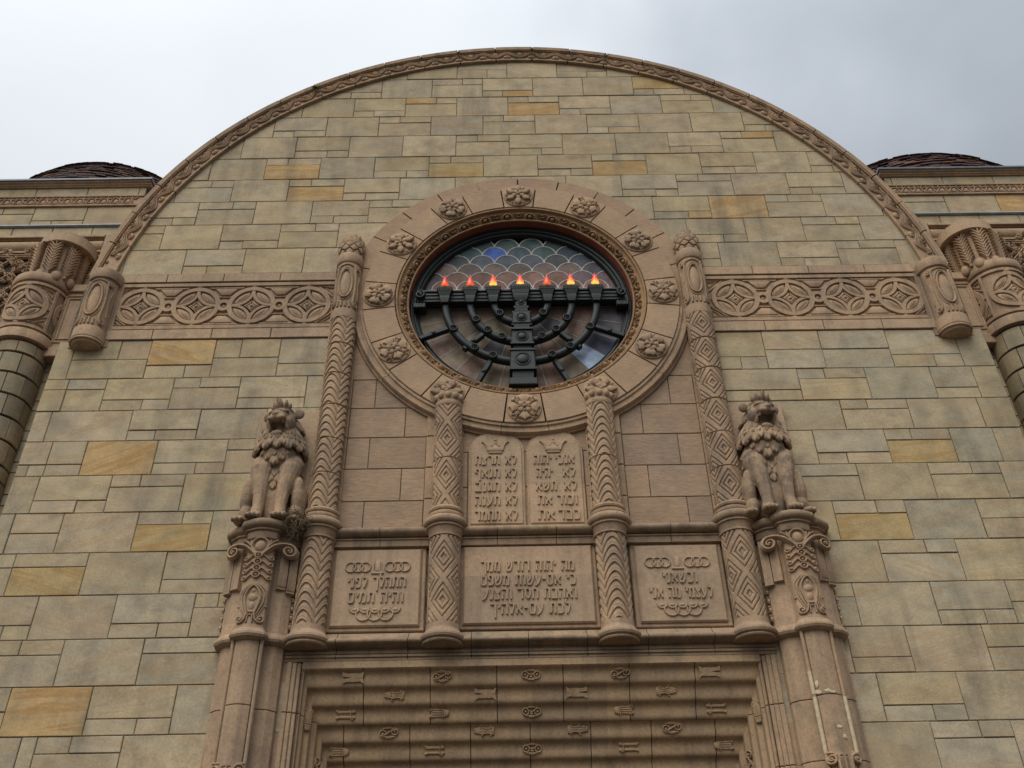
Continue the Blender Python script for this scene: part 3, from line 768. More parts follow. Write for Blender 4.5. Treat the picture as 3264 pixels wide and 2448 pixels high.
for sg in (-1, 1):
    m = plane(sg*1.47, .085, .118)
    bar.bead(m, spiral(0, .015, .075, .012, pi/2, 1.6*sg, 26), .04, .035); bar.dome(m, 0, .015, .022, .022, .05)
    bar.prism([(sg*1.47-.09, -.11), (sg*1.47+.09, -.11), (sg*1.47+.09, -.02), (sg*1.47-.09, -.02)], .15, .3, .012)
    for k in range(4): bar.box(sg*1.47-.075+.045*k, sg*1.47-.055+.045*k, .14, .2, -.1, -.03)
bar.build('crossbar', M_METAL, men, 40)
sh = MB()
def shaft_block(zb, zt, wd, wt, yf):
    sh.prism([(-wd/2, zb), (wd/2, zb), (wt/2, zt), (-wt/2, zt)], yf, .30, .012)
SEC = [(-1.62, -1.49, .40, .38, .035), (-1.49, -1.33, .30, .30, .085), (-1.33, -1.0, .36, .33, .055), (-1.0, -.88, .26, .26, .09), (-.88, -.62, .315, .285, .065), (-.62, -.5, .235, .23, .095), (-.5, -.275, .27, .25, .075), (-.275, -.18, .19, .185, .1), (-.18, 0, .17, .155, .085)]
for s_ in SEC: shaft_block(s_[0]+.004, s_[1]-.004, s_[2], s_[3], s_[4])
for z, wd in ((-1.335, .37), (-1.0, .35), (-.885, .325), (-.62, .30), (-.505, .285), (-.275, .26), (-.175, .215)): sh.box(-wd/2, wd/2, .04+(.05 if wd < .3 else .0), .3, z-.014, z+.014)
for zb, zt, wd, yf in ((-1.48, -1.345, .29, .085), (-.99, -.895, .25, .09), (-.61, -.52, .225, .095), (-.262, -.19, .18, .1)):
    n = 9
    for k in range(n): x = -wd/2+wd*(k+.5)/n; sh.box(x-wd/n*.28, x+wd/n*.28, yf-.014, yf+.05, zb, zt)
for z, rx, yf in ((-1.165, .105, .055), (-.75, .082, .065), (-.385, .072, .075), (-.09, .045, .085)):
    m = plane(0, z, yf); sh.bead(m, circ(0, 0, rx, 28), .025, .012, True); sh.dome(m, 0, 0, rx*.82, rx*.82, .03, n=22)
sh.build('central_stem', M_METAL, men, 40)
def strut(p, q, w_=.034):
    d = Vector((q[0]-p[0], q[1]-p[1])); n_ = Vector((-d.y, d.x)).normalized()*w_
    br = MB(); br.prism([(p[0]-n_.x, p[1]-n_.y), (q[0]-n_.x, q[1]-n_.y), (q[0]+n_.x, q[1]+n_.y), (p[0]+n_.x, p[1]+n_.y)], YM-.01, YM+.07, .01); return br
for sg in (-1, 1):
    for p, q in (((1.05, -.49), (1.45, -.67)), ((.55, -.6), (.82, -.87)), ((.445, -1.09), (.63, -1.47))):
        p, q = (sg*p[0], p[1]), (sg*q[0], q[1])
        if sg < 0: p, q = q, p
        br = strut(p, q)
        mx_, mz = (p[0]+q[0])/2, (p[1]+q[1])/2; br.dome(plane(mx_, mz, YM-.01), 0, 0, .035, .035, .02); br.build('brace', M_METAL, men, 40)
def flower(x, z):
    m = plane(x, z, YM-.04); bos = MB()
    bos.bead(m, circ(0, 0, .05, 20), .03, .03, True); bos.dome(m, 0, 0, .065, .065, .02, n=18, sink=.05)
    for k in range(6): a = k*pi/3; bos.dome(m, .034*cos(a), .034*sin(a), .016, .014, .032, a)
    bos.dome(m, 0, 0, .014, .014, .04); bos.build('flower_boss', M_METAL, men, 50)
for sg in (-1, 1):
    for a, r in ((118, 1.095), (142.5, 1.095), (158, 1.095), (118.5, .735), (139, .735), (157.5, .735), (128, .395)):
        t = radians(a); flower(sg*r*sin(t), CZ+r*cos(t))
for k, x in enumerate((-1.105, -.735, -.40, -.005, .385, .732, 1.09)):
    big = k == 3; wt = .285 if big else .225; wb = .20 if big else .125
    cup = MB()
    for zb, zt, a_, b_ in ((-.065, -.02, wb*.8, wb), (-.02, .02, wb, wb*1.12), (.02, .055, wb*1.1, wb*1.1), (.055, .14, wb*1.15, wt*.93), (.14, .215, wt, wt)):
        d0, d1 = a_/2, b_/2
        vs = [(x+sx_*d0, .16+sy_*d0*.62-.04, zb) for sx_, sy_ in ((-1, -1), (1, -1), (1, 1), (-1, 1))]+[(x+sx_*d1, .16+sy_*d1*.62-.04, zt) for sx_, sy_ in ((-1, -1), (1, -1), (1, 1), (-1, 1))]
        cup.add(vs, [(0, 1, 5, 4), (1, 2, 6, 5), (2, 3, 7, 6), (3, 0, 4, 7), (4, 5, 6, 7), (3, 2, 1, 0)])
    for i in range(9): xx = x-wt*.46+wt*.92*i/8; cup.dome(plane(xx, .178, .12-wt*.31), 0, 0, wt*.05, .03, .012, n=8, k=2)
    cu = cup.build('lamp_cup', M_METAL, men, 30)
    lit = k in (2, 3, 5)
    lp = MB(); H = .25
    prof = [(.0, 0), (.046, .0), (.057, .02), (.058, .045), (.050, .095), (.036, .15), (.018, .2), (.004, H), (0, H)]
    lp.lathe([(r, z) for r, z in prof], 0, 0, n=20)
    lp.v = [(px+x, py+.078, pz+.205) for px, py, pz in lp.v]
    o = lp.build('flame_lamp', M_FLB if lit or k == 6 else M_FLR, cu, 50, org=(x, .078, .205+Z0))
    o['label'] = 'flame shaped glass lamp glowing amber' if lit or k == 6 else 'flame shaped glass lamp glowing dull red'

# ================================================================== COLUMNS
def carved_shaft(mb, xc, yc, r, zb, zt, kind, per, z_start, drum=None, th0=0.0, nu=176):
    """half of a shaft whose carving is real relief: kind 'chevron' or 'diamond', four panels round"""
    nv = int((zt-zb)/.0085); A = radians(112)
    rows = []
    for j in range(nv+1):
        z = zb+(zt-zb)*j/nv; row = []
        for i in range(nu+1):
            t = -A+2*A*i/nu; s_ = ((t-th0)/(pi/2 if kind == 'chevron' else 2*pi/3)+.5) % 1.0; u = abs(s_-.5)*2       # 0 mid-panel, 1 at its edge
            if kind == 'chevron':
                g = -.19*u**1.75
                q = ((z-g-z_start)/per) % 1.0
                h = .023*(1-q)**.8 if q > .1 else .023*q/.1
                if .42 < q < .58: h += .004
                h *= (1-.25*u**4)
            else:
                v = abs(((z-z_start)/per+.5) % 1.0-.5)*2                               # 0 at the diamond's middle
                d = u+v
                e = d if d <= 1 else 2-d
                q = (e*3.3+.5) % 1.0
                h = .018*min(1, max(0, min(q, 1-q)*2-.14)*3.4)
                if d < .1: h = .003
            if drum:
                dz = abs(((z-drum[0])/drum[1]+.5) % 1.0-.5)*drum[1]
                if dz < .0065: h = -.006
            row.append((xc+(r+h-.008)*sin(t), yc-(r+h-.008)*cos(t), z))
        rows.append(row)
    mb.grid(rows, flip=True)
def collar(mb, x, y, z1, r):
    # two stacked rolls over a flared neck
    q = [(r-.02, z1), (r+.012, z1), (r+.035, z1-.012), (r+.045, z1-.035), (r+.038, z1-.058), (r+.018, z1-.068), (r+.03, z1-.08), (r+.052, z1-.092), (r+.06, z1-.113), (r+.053, z1-.134), (r+.03, z1-.145), (r+.05, z1-.152)]
    for k in range(9):
        a = pi/2-pi*k/8; q.append((r+.062+.042*cos(a), z1-.205+.053*sin(a)))
    q += [(r+.06, z1-.263), (r+.068, z1-.268), (r+.066, z1-.285), (r+.045, z1-.295), (r+.03, z1-.335), (r+.02, z1-.375), (r+.028, z1-.38), (r+.028, z1-.40), (r-.02, z1-.41)]
    mb.lathe(q, x, y, n=56)
def foot(mb, x, y, z1, r):
    q = [(r-.03, z1+.0), (r+.008, z1), (r+.012, z1-.045)]
    for k in range(7): a = pi/2-pi*k/6; q.append((r+.012+.055*(1-cos(pi/2*k/6))*.9+.0, z1-.05-.0*k-.075*k/6))
    q += [(r+.078, z1-.14), (r+.084, z1-.165), (r+.074, z1-.19), (r+.045, z1-.205), (r+.05, z1-.21), (r+.055, z1-.222), (r+.048, z1-.232), (r+.045, z1-.236), (r+.035, z1-.236), (r+.034, z1-.23), (r+.028, z1-.23), (r+.02, z1-.234), (0, z1-.236)]
    mb.lathe(q, x, y, n=56)
YC = .05
def tall_column(x, kind, label):
    t = thing('carved_column', label, 'column', (x, YC, -5.35), 'tall columns flanking the rose window'); r = .178
    f = MB()
    q = [(0, 1.205)]
    for k in range(1, 15):
        a = pi*k/15; q.append((.188*sin(a)**.85*(1.0+.08*(k-7)/7), .965+.245*cos(a)))
    q += [(.15, .735)]
    f.lathe(q, x, YC, n=40)
    for j in range(6):                                        # cone scales in a spiral lattice
        zz = .79+.068*j; rr = .188*max(.1, 1-((zz-.93)/.29)**2)**.5; n = 9
        for i in range(n):
            a = 2*pi*(i+(.5 if j % 2 else 0))/n; m = cyl(x, YC, rr, zz, a)
            w_ = .064*(rr/.188)+.01
            P = [(0, -.06), (w_, .0), (0, .066), (-w_, 0)]
            vs = [m(px, pz, -.012) for px, pz in P]+[m(0, .012, .022)]
            vs += [m(px*.82, pz*.82, .012) for px, pz in P]
            f.add(vs, [(0, 1, 6, 5), (1, 2, 7, 6), (2, 3, 8, 7), (3, 0, 5, 8), (5, 6, 4), (6, 7, 4), (7, 8, 4), (8, 5, 4)])
    f.build('pine_cone_finial', M_TC, t, 28)
    c = MB()
    c.lathe([(.1, .76), (r+.005, .755), (r+.012, .745), (r+.012, .575), (r+.004, .565), (r-.008, .56), (r-.008, .545), (r-.002, .54), (r-.002, -.34), (r+.012, -.345), (r+.014, -.36), (r+.010, -.495), (r-.01, -.51)], x, YC, n=48)
    cartouche(c, x, YC, r-.002, -.335, .53, .088, .27)
    c.build('oval_cartouche', M_TC, t, 40)
    s1 = MB(); carved_shaft(s1, x, YC, r, -3.56, -.50, kind, .112 if kind == 'chevron' else .52, -3.31, (-3.05, .52), -.28 if x < 0 else -.05)
    s1.lathe([(r-.025, -.5), (r-.025, -3.56)], x, YC, n=32); s1.build('upper_shaft', M_TC, t, 25)
    c2 = MB(); collar(c2, x, YC, -3.55, r); c2.build('ringed_collar', M_TC, t, 40)
    s2 = MB(); carved_shaft(s2, x, YC, r+.004, -5.06, -3.94, kind, .112 if kind == 'chevron' else .54, -4.78, None, -.28 if x < 0 else -.05)
    s2.lathe([(r-.025, -3.94), (r-.025, -5.06)], x, YC, n=32); s2.build('lower_shaft', M_TC, t, 25)
    b = MB(); foot(b, x, YC, -5.045, r+.01); b.build('rounded_base', M_TC, t, 24)
def short_column(x, kind, label):
    t = thing('carved_column', label, 'column', (x, YC, -5.35), 'short columns beside the law tablets'); r = .172
    c = MB()
    c.lathe([(0, -1.80), (.12, -1.80), (.19, -1.84), (.195, -1.87), (.185, -1.93), (r+.005, -1.955), (r+.012, -1.965), (r+.012, -2.03), (r, -2.045), (r-.02, -2.05)], x, YC, n=48)
    for k in range(12):
        a = 2*pi*k/12; m = cyl(x, YC, .178, -1.89, a); c.dome(m, 0, 0, .044, .058, .04); 
    c.build('leaf_cap', M_TC, t, 40)
    th = .0 if kind == 'diamond' else .02
    s1 = MB(); carved_shaft(s1, x, YC, r, -3.56, -2.04, kind, .112 if kind == 'chevron' else .55, -2.58 if kind == 'diamond' else -3.4, (-2.86, 1.9), th)
    s1.lathe([(r-.025, -2.04), (r-.025, -3.56)], x, YC, n=32); s1.build('upper_shaft', M_TC, t, 25)
    c2 = MB(); collar(c2, x, YC, -3.55, r); c2.build('ringed_collar', M_TC, t, 40)
    s2 = MB(); carved_shaft(s2, x, YC, r+.006, -5.06, -3.94, kind, .112 if kind == 'chevron' else .54, -4.25, None, th)
    s2.lathe([(r-.025, -3.94), (r-.025, -5.06)], x, YC, n=32); s2.build('lower_shaft', M_TC, t, 25)
    b = MB(); foot(b, x, YC, -5.045, r+.01); b.build('rounded_base', M_TC, t, 24)
tall_column(-2.515, 'chevron', 'tall column with leafy chevron carving and pine cone top beside the roaring lion with straw')
tall_column(2.505, 'diamond', 'tall column with nested diamond carving and pine cone top')
short_column(-.995, 'diamond', 'short column with nested diamond carving under the rose')
short_column(.985, 'chevron', 'short column with leafy chevron carving under the rose')

# ================================================================== INFILL, TABLETS, INSCRIPTIONS
GLY = {  # letter: (width, strokes), baseline 0 and letter height 1
 'א': (.80, [[(.08, 1), (.30, .70), (.74, .02)], [(.70, 1), (.70, .76), (.46, .50)], [(.14, .02), (.12, .28), (.34, .62)]]),
 'ב': (.78, [[(.08, 1), (.54, 1), (.62, .9), (.62, .07)], [(.04, .04), (.78, .04)]]), 'ג': (.48, [[(.1, 1), (.32, 1), (.37, .9), (.38, .42), (.44, .02)], [(.38, .36), (.22, .28), (.05, .02)]]),
 'ד': (.76, [[(.04, 1), (.76, 1)], [(.62, .98), (.62, .0)]]), 'ה': (.76, [[(.06, 1), (.62, 1), (.70, .88), (.70, 0)], [(.16, .6), (.13, 0)]]),
 'ו': (.34, [[(.04, 1), (.22, 1), (.28, .88), (.28, 0)]]), 'ז': (.42, [[(.02, 1), (.40, .95)], [(.22, .95), (.25, 0)]]),
 'ח': (.76, [[(.04, 1), (.62, 1), (.70, .88), (.70, 0)], [(.14, .98), (.14, 0)]]),
 'ט': (.76, [[(.10, 1), (.10, .14), (.22, .03), (.56, .03), (.68, .16), (.68, .84), (.58, .98), (.44, .94), (.40, .78)]]),
 'י': (.28, [[(.04, 1), (.18, 1), (.24, .88), (.20, .60)]]), 'כ': (.70, [[(.08, 1), (.46, 1), (.62, .84), (.62, .16), (.48, .03), (.06, .03)]]),
 'ך': (.68, [[(.04, 1), (.54, 1), (.62, .88), (.62, -.36)]]), 'ל': (.64, [[(.12, 1.36), (.12, 1), (.52, 1), (.60, .86), (.52, .5), (.30, 0)]]),
 'מ': (.78, [[(.06, 1), (.20, .80), (.08, 0)], [(.20, .80), (.36, 1), (.56, 1), (.70, .78), (.70, .03), (.38, .03)]]),
 'ם': (.76, [[(.02, 1), (.60, 1), (.68, .9), (.68, .03), (.10, .03), (.10, .94)]]), 'נ': (.48, [[(.12, 1), (.32, 1), (.38, .88), (.38, .04), (.04, .04)]]),
 'ס': (.76, [[(.02, 1), (.56, 1), (.68, .82), (.66, .3), (.40, .02), (.14, .3), (.10, .94)]]), 'ע': (.72, [[(.08, 1), (.16, .62), (.36, .14)], [(.66, 1), (.62, .6), (.40, .16), (.02, -.10)]]),
 'פ': (.70, [[(.28, .62), (.08, .60), (.08, .88), (.20, 1), (.48, 1), (.62, .84), (.62, .16), (.48, .03), (.05, .03)]]), 'ף': (.70, [[(.28, .62), (.08, .60), (.08, .88), (.20, 1), (.48, 1), (.62, .84), (.62, -.36)]]),
 'צ': (.74, [[(.66, 1), (.64, .76), (.42, .54)], [(.08, 1), (.28, .70), (.64, .05), (.04, .03)]]), 'ק': (.72, [[(.04, 1), (.54, 1), (.64, .88), (.62, .5), (.40, .12)], [(.12, .66), (.12, -.36)]]),
 'ר': (.68, [[(.04, 1), (.48, 1), (.62, .84), (.62, 0)]]), 'ש': (.90, [[(.08, 1), (.13, .04), (.56, .04), (.78, .46), (.82, 1)], [(.46, 1), (.44, .62), (.14, .34)]]),
 'ת': (.78, [[(.08, 1), (.62, 1), (.70, .88), (.70, 0)], [(.20, .97), (.20, .14), (.02, .03)]]), '-': (.46, [[(.04, .60), (.42, .60)]]), ' ': (.42, [])}
def text(mb, body, xa, xb, zbase, h, y, ex=.016):
    """right-to-left line of letters fitted between xa and xb"""
    gap = .17; tot = sum(GLY[ch][0]+gap for ch in body)-gap; k = (xb-xa)/tot; x = xb; n = 0
    for ch in body:
        w_, st = GLY[ch]; x -= w_*k
        for st_ in st:
            pts = [(x+px*k, zbase+pz*h) for px, pz in st_]
            q = [pts[0]]
            for i in range(1, len(pts)-1):                   # ease the corners
                a_, b_, c_ = Vector(pts[i-1]), Vector(pts[i]), Vector(pts[i+1])
                q += [tuple(b_.lerp(a_, .18)), tuple(b_.lerp(c_, .18))]
            q.append(pts[-1]); n += 1
            mb.bead(plane(0, 0, y), q, .0235, ex+.0011*(n % 5), False, 'flat')
        x -= gap*k
inf = MB(); YI = .135
def blocks(rows):
    for zb, zt, js in rows:
        for x0, x1 in zip(js, js[1:]):
            c = Vector((.355, .243, .157))*R_.uniform(.9, 1.08)
            if R_.random() < .2: c = c.lerp(Vector((.27, .2, .145)), .4)
            inf.prism([(x0+.005, zb+.005), (x1-.005, zb+.005), (x1-.005, zt-.005), (x0+.005, zt-.005)], YI+R_.uniform(-.002, .002), .3, .005, tuple(c), (R_.random(),)*3)
blocks([(-1.43, -.6, [-2.44, -1.75]), (-1.91, -1.43, [-2.31, -1.99, -1.27]), (-2.38, -1.91, [-2.31, -1.57, -1.27]), (-2.86, -2.38, [-2.31, -2.015, -1.28]), (-3.335, -2.86, [-2.32, -1.58, -1.28]), (-3.73, -3.335, [-2.33, -2.02, -1.285])])
blocks([(-1.43, -.6, [1.75, 2.44]), (-1.91, -1.43, [1.26, 1.96, 2.3]), (-2.385, -1.91, [1.26, 1.55, 2.3]), (-2.865, -2.385, [1.26, 1.985, 2.3]), (-3.335, -2.865, [1.255, 1.55, 2.3]), (-3.74, -3.335, [1.255, 1.99, 2.3])])
blocks([(-2.63, -2.2, [-.84, -.38, .37, .84]), (-3.16, -2.63, [-.84, -.74, .74, .84]), (-3.76, -3.16, [-.84, -.74, .74, .84])])
inf.build('infill_blocks', M_COMB, facade, 30)
jb = MB(); jb.box(-2.48, 2.48, YI+.012, .33, -5.3, -2.15)
for k in range(16):
    za = -2.15+.1*k; xi = sqrt(max(0, 2.16**2-(za+.1 if za+.1 < 0 else 0)**2))
    xi = max(xi, sqrt(max(0, 2.16**2-za**2)))
    for sg in (-1, 1): jb.box(min(sg*xi, sg*2.48), max(sg*xi, sg*2.48), YI+.012, .33, za, za+.1)
jb.build('infill_joints', M_MORT, facade, 0)
for x0, x1 in ((-2.45, -2.312), (-1.278, -1.12), (1.11, 1.25), (2.302, 2.44), (-.88, -.80), (.79, .87)):
    edge = MB()
    for zb, zt in ((-3.74, -3.33), (-3.33, -2.87), (-2.87, -2.39), (-2.39, -1.92), (-1.92, -1.1)):
        if x0 in (-2.45, 2.302): edge.prism([(x0, zb+.003), (x1, zb+.003), (x1, zt-.003), (x0, zt-.003)], YI-.03, .3, .008)
        elif zt < -1.9: edge.prism([(x0, zb+.003), (x1, zb+.003), (x1, zt-.003), (x0, zt-.003)], YI-.035, .3, .012)
    edge.build('panel_edging', M_TC, facade, 30)
# string course and base mouldings between the column rings
def course(name, prof, x0, x1, joints):
    sc = MB()
    js = [x0]+[j for j in joints if x0 < j < x1]+[x1]
    for a_, b_ in zip(js, js[1:]): sc.ext(prof, a_+.004, b_-.004)
    sc.build(name, M_TCB, facade, 26)
S1 = [(.3, -3.755), (.10, -3.755), (.09, -3.765)]+[(.05-.075*sin(pi*k/10), -3.822+.056*cos(pi*k/10)) for k in range(11)]+[(.052, -3.88), (.10, -3.883), (.10, -3.893), (.055, -3.895), (.055, -3.915), (.07, -3.92), (.075, -3.995), (.09, -4.0), (.3, -4.0)]
S2 = [(.3, -5.085), (.10, -5.085), (.085, -5.10), (.06, -5.14), (.02, -5.165), (-.01, -5.185)]+[(-.015-.045*sin(pi*k/8), -5.225+.034*cos(pi*k/8)) for k in range(9)]+[(.0, -5.262), (.09, -5.275), (.093, -5.285), (.072, -5.30), (.072, -5.33), (.085, -5.333), (.085, -5.343), (.065, -5.345), (.065, -5.37), (.085, -5.375), (.085, -5.405), (.10, -5.412), (.3, -5.412)]
for x0, x1 in ((-2.4, -1.1), (-.9, .88), (1.1, 2.4)): course('string_course', S1, x0, x1, (-1.78, -.37, .34, 1.72))
course('base_moulding', S2, -2.74, 2.74, (-2.18, -1.38, -.67, -.03, .63, 1.31, 2.05))
def rings_motif(mb, m, cx, z1, z2):
    for sg in (-1, 1):
        for k in range(3): mb.bead(m, circ(cx+sg*(.125+.087*k+.02), z1, .062, 24), .022, .02, True)
    mb.plate(m, [(cx-.03, z1-.055), (cx+.03, z1-.055), (cx+.026, z1+.075), (cx-.026, z1+.075)], .016, .005)
    mb.bead(m, [(cx-.072, z1-.075), (cx+.072, z1-.075)], .03, .02, False, 'flat')
    for sg in (-1, 1): mb.bead(m, [(cx+sg*.045, z1-.06), (cx+sg*.045, z1+.045)], .014, .016)
    for k in range(5): 
        x = cx+(k-2)*.117; mb.bead(m, circ(x, z2+.045, .058, 14, pi, 2*pi), .022, .02); mb.dome(m, x, z2+.03, .035, .02, .012)
    for k in range(3): mb.bead(m, circ(cx+(k-1)*.13, z2-.025, .082, 18, pi-.25, 2*pi+.25), .026, .022)
def panel(name, label, x0, x1, zb, zt, y0, lines, motif=None):
    t = thing(name, label, 'inscription', (((x0+x1)/2), y0, zb), 'inscribed panels below the string course')
    f = MB(); f.prism([(x0-.055, zb-.05), (x1+.055, zb-.05), (x1+.05, zt+.035), (x0-.05, zt+.035)], y0+.035, .3, .012)
    f.build('panel_border', M_TC, t, 30)
    p = MB(); p.prism([(x0, zb), (x1, zb), (x1, zt), (x0, zt)], y0, .3, .018); ps = p.build('panel_slab', M_TCP, t, 30)
    q = MB(); 
    for body, xa, xb, z in lines: text(q, body, xa, xb, z-.062, .125, y0-.0, .02)
    q.build('hebrew_letters', M_TCP, ps, 30)
    if motif:
        r = MB(); rings_motif(r, plane(0, 0, y0), *motif); r.build('ring_motif', M_TCP, ps, 40)
YP = .085
panel('inscription_panel', 'square terracotta panel with ring motif and two Hebrew lines, near the straw nest', -2.30, -1.27, -5.005, -4.03, YP, [('התהלך לפני', -2.13, -1.45, -4.465), ('והיה תמים', -2.11, -1.47, -4.655)], (-1.785, -4.265, -4.83))
panel('inscription_panel', 'wide terracotta panel with four lines of raised Hebrew letters below the tablets', -.775, .755, -5.0, -4.01, YP, [('מה יהוה דורש ממך', -.57, .53, -4.285), ('כי אם-עשות משפט', -.57, .54, -4.465), ('ואהבת חסד והצנע', -.55, .54, -4.64), ('לכת עם-אלהיך', -.46, .46, -4.825)])
panel('inscription_panel', 'square terracotta panel with ring motif whose upper Hebrew line is short', 1.26, 2.26, -5.01, -4.03, YP, [('וכשאני', 1.56, 1.96, -4.465), ('לעצמי מה אני', 1.39, 2.12, -4.655)], (1.755, -4.265, -4.83))
def tablet(x0, x1, words, label):
    t = thing('law_tablet', label, 'tablet', ((x0+x1)/2, .1, -3.74), 'pair of law tablets'); xc = (x0+x1)/2; r = (x1-x0)/2
    def outline(d):
        return [(x0-d, -3.71-d), (x1+d, -3.71-d)]+[(xc+(r+d)*cos(pi*k/20), -2.645+(r+d)*.93*sin(pi*k/20)) for k in range(21)]
    b = MB(); b.prism(outline(.028), YI-.028, .3, .008); b.build('tablet_rim', M_TC, t, 30)
    s_ = MB(); s_.prism(outline(.0), YI-.045, .3, .014)
    s_.prism([(x0-.035, -3.765), (x1+.035, -3.765), (x1+.03, -3.73), (x0-.03, -3.73)], YI-.055, .3, .008); ts = s_.build('tablet_slab', M_TCP, t, 30)
    q = MB()
    for body, xa, xb, z in words: text(q, body, xa, xb, z-.06, .125, YI-.045, .019)
    q.build('hebrew_letters', M_TCP, ts, 30)
    c = MB(); m = plane(xc-.015, -2.60, YI-.045)
    c.bead(m, [(-.085, -.075), (.085, -.075)], .04, .02, False, 'round'); c.plate(m, [(-.085, -.055), (.085, -.055), (.1, .0), (.05, .01), (0, .04), (-.05, .01), (-.1, 0)], .02, .006)
    for sg in (-1, 1):
        c.bead(m, bez([(sg*.09, -.05), (sg*.105, .0), (sg*.11, .05), (sg*.155, .085)], 8), [.03]*6+[.035, .025, .012], .024)
        c.petal(m, sg*.15, .08, radians(90-sg*75), .03, .03, .02); c.dome(m, sg*.045, .02, .018, .022, .03)
    c.petal(m, 0, .02, pi/2, .10, .055, .026); c.dome(m, 0, .115, .02, .02, .025)
    c.build('crown', M_TCP, ts, 40)
Lz = (-2.795, -2.99, -3.19, -3.39, -3.60)
tablet(-.70, -.045, [w_ for z, wd in zip(Lz, ('תרצח', 'תנאף', 'תגנב', 'תענה', 'תחמד')) for w_ in (('לא', -.265, -.125, z), (wd, -.645, -.335, z))], 'round topped tablet whose five Hebrew lines all begin with the same short word')
tablet(.04, .705, [('אנכי', .37, .615, Lz[0]), ('יהוה', .10, .32, Lz[0]), ('לא', .46, .615, Lz[1]), ('יהיה', .125, .33, Lz[1]), ('לא', .47, .625, Lz[2]), ('תשא', .115, .375, Lz[2]), ('זכור', .37, .63, Lz[3]), ('את', .13, .31, Lz[3]), ('כבד', .38, .64, Lz[4]), ('את', .13, .335, Lz[4])], 'round topped tablet on the right of the pair, its Hebrew lines varying in length')

# ================================================================== PORTAL
portal = thing('portal_surround', 'deep corrugated terracotta portal head studded with small carved emblems', 'portal', (0, .3, GROUND))
IV, DD, IH, PX, PZ, PY0 = .168, .11, .054, 2.54, -5.505, .125
def pw(t):
    p = t*2*pi; s_ = .6
    return IV*(t-s_*sin(p)/(2*pi)), DD*(t+s_*sin(p)/(2*pi)), IH*(t-s_*sin(p)/(2*pi)*2.0)
def lintel_piece(mb, t0, t1, xa, xb, n):
    rows = []
    for k in range(n+1):
        t = t0+(t1-t0)*k/n; v, d, h = pw(t); X = PX-h
        a_ = -X if xa is None else xa; b_ = X if xb is None else xb
        rows.append([(a_+(b_-a_)*i/2, PY0+d, PZ-v) for i in range(3)])
    mb.grid(rows, flip=False)
pt = MB(); g = .005
def lintel(t0, t1, joints):
    js = [None]+list(joints)+[None]
    for a_, b_ in zip(js, js[1:]):
        lintel_piece(pt, t0, t1, None if a_ is None else a_+g, None if b_ is None else b_-g, int((t1-t0)*22))
lintel(-.22, 2.93, (-1.87, -1.13, -.39, .345, 1.08, 1.81)); lintel(2.955, 5.9, (-2.09, -1.36, -.69, -.03, .64, 1.31, 2.02)); lintel(5.92, 8.0, (-1.87, -1.13, -.39, .345, 1.08, 1.81))
v0, d0, h0 = pw(-.22)
pt.ext([(.3, -5.40), (PY0+d0, -5.40), (PY0+d0, PZ-v0)], -PX, PX, False)
for sg in (-1, 1):
    jz = [GROUND, -9.0, -8.2, -7.35, -6.62, -5.975, None]
    for za, zb in zip(jz, jz[1:]):
        rows = []
        for k in range(int(8.22*22)+1):
            t = -.22+k/22; v, d, h = pw(t); top = PZ-v if zb is None else min(PZ-v, zb-.004); lo = min(za+.004, top)
            rows.append([(sg*(PX-h), PY0+d, lo), (sg*(PX-h), PY0+d, top)])
        pt.grid(rows, flip=sg > 0)
pt.build('fluted_reveal', M_TCY, portal, 60)
jb = MB()
vE, dE, hE = pw(8.0)
jb.box(-PX-.1, PX+.1, PY0+dE+.01, PY0+dE+.1, GROUND, PZ-.2)
rows = []
for k in range(180):
    t = -.2+8.2*k/179; v, d, h = pw(t); rows.append([(-PX-.02, PY0+d+.012, PZ-v+.012), (PX+.02, PY0+d+.012, PZ-v+.012)])
jb.grid(rows)
for sg in (-1, 1):
    rows = []
    for k in range(180):
        t = -.2+8.2*k/179; v, d, h = pw(t); rows.append([(sg*(PX-h+.012), PY0+d+.012, GROUND), (sg*(PX-h+.012), PY0+d+.012, PZ-v+.012)])
    jb.grid(rows)
jb.build('portal_joints', M_MORT, portal, 0)
for sg in (-1, 1):
    dr = MB(); dr.prism([(min(0, sg*2.15)+.01, GROUND+.1), (max(0, sg*2.15)-.01, GROUND+.1), (max(0, sg*2.15)-.01, -6.6), (min(0, sg*2.15)+.01, -6.6)], PY0+dE-.06, PY0+dE+.005, .01)
    for i in range(2):
        for j in range(4): dr.prism([(sg*(.35+.95*i)-.02 if sg > 0 else -(.35+.95*i)-.62, -10.6+j*1.0), (sg*(.35+.95*i)+.62 if sg > 0 else -(.35+.95*i)+.02, -10.6+j*1.0), (sg*(.35+.95*i)+.62 if sg > 0 else -(.35+.95*i)+.02, -9.85+j*1.0), (sg*(.35+.95*i)-.02 if sg > 0 else -(.35+.95*i)-.62, -9.85+j*1.0)], PY0+dE-.085, PY0+dE-.05, .02)
    dr.build('oak_door', M_WOOD, portal, 30)
for sg in (-1, 1):
    frm = MB()
    for xa, xb, y0 in ((2.52, 2.56, .115), (2.56, 2.605, .095), (2.605, 2.655, .075), (2.655, 2.71, .058), (2.71, 2.80, .10)):
        z = -5.415
        for zb in (-5.975, -6.62, -7.35, -8.2, -9.0, GROUND):
            frm.prism([(min(sg*xa, sg*xb), zb+.004), (max(sg*xa, sg*xb), zb+.004), (max(sg*xa, sg*xb), z-.004), (min(sg*xa, sg*xb), z-.004)], y0, .3, .007); z = zb
    frm.build('portal_frame', M_TC, portal, 30)
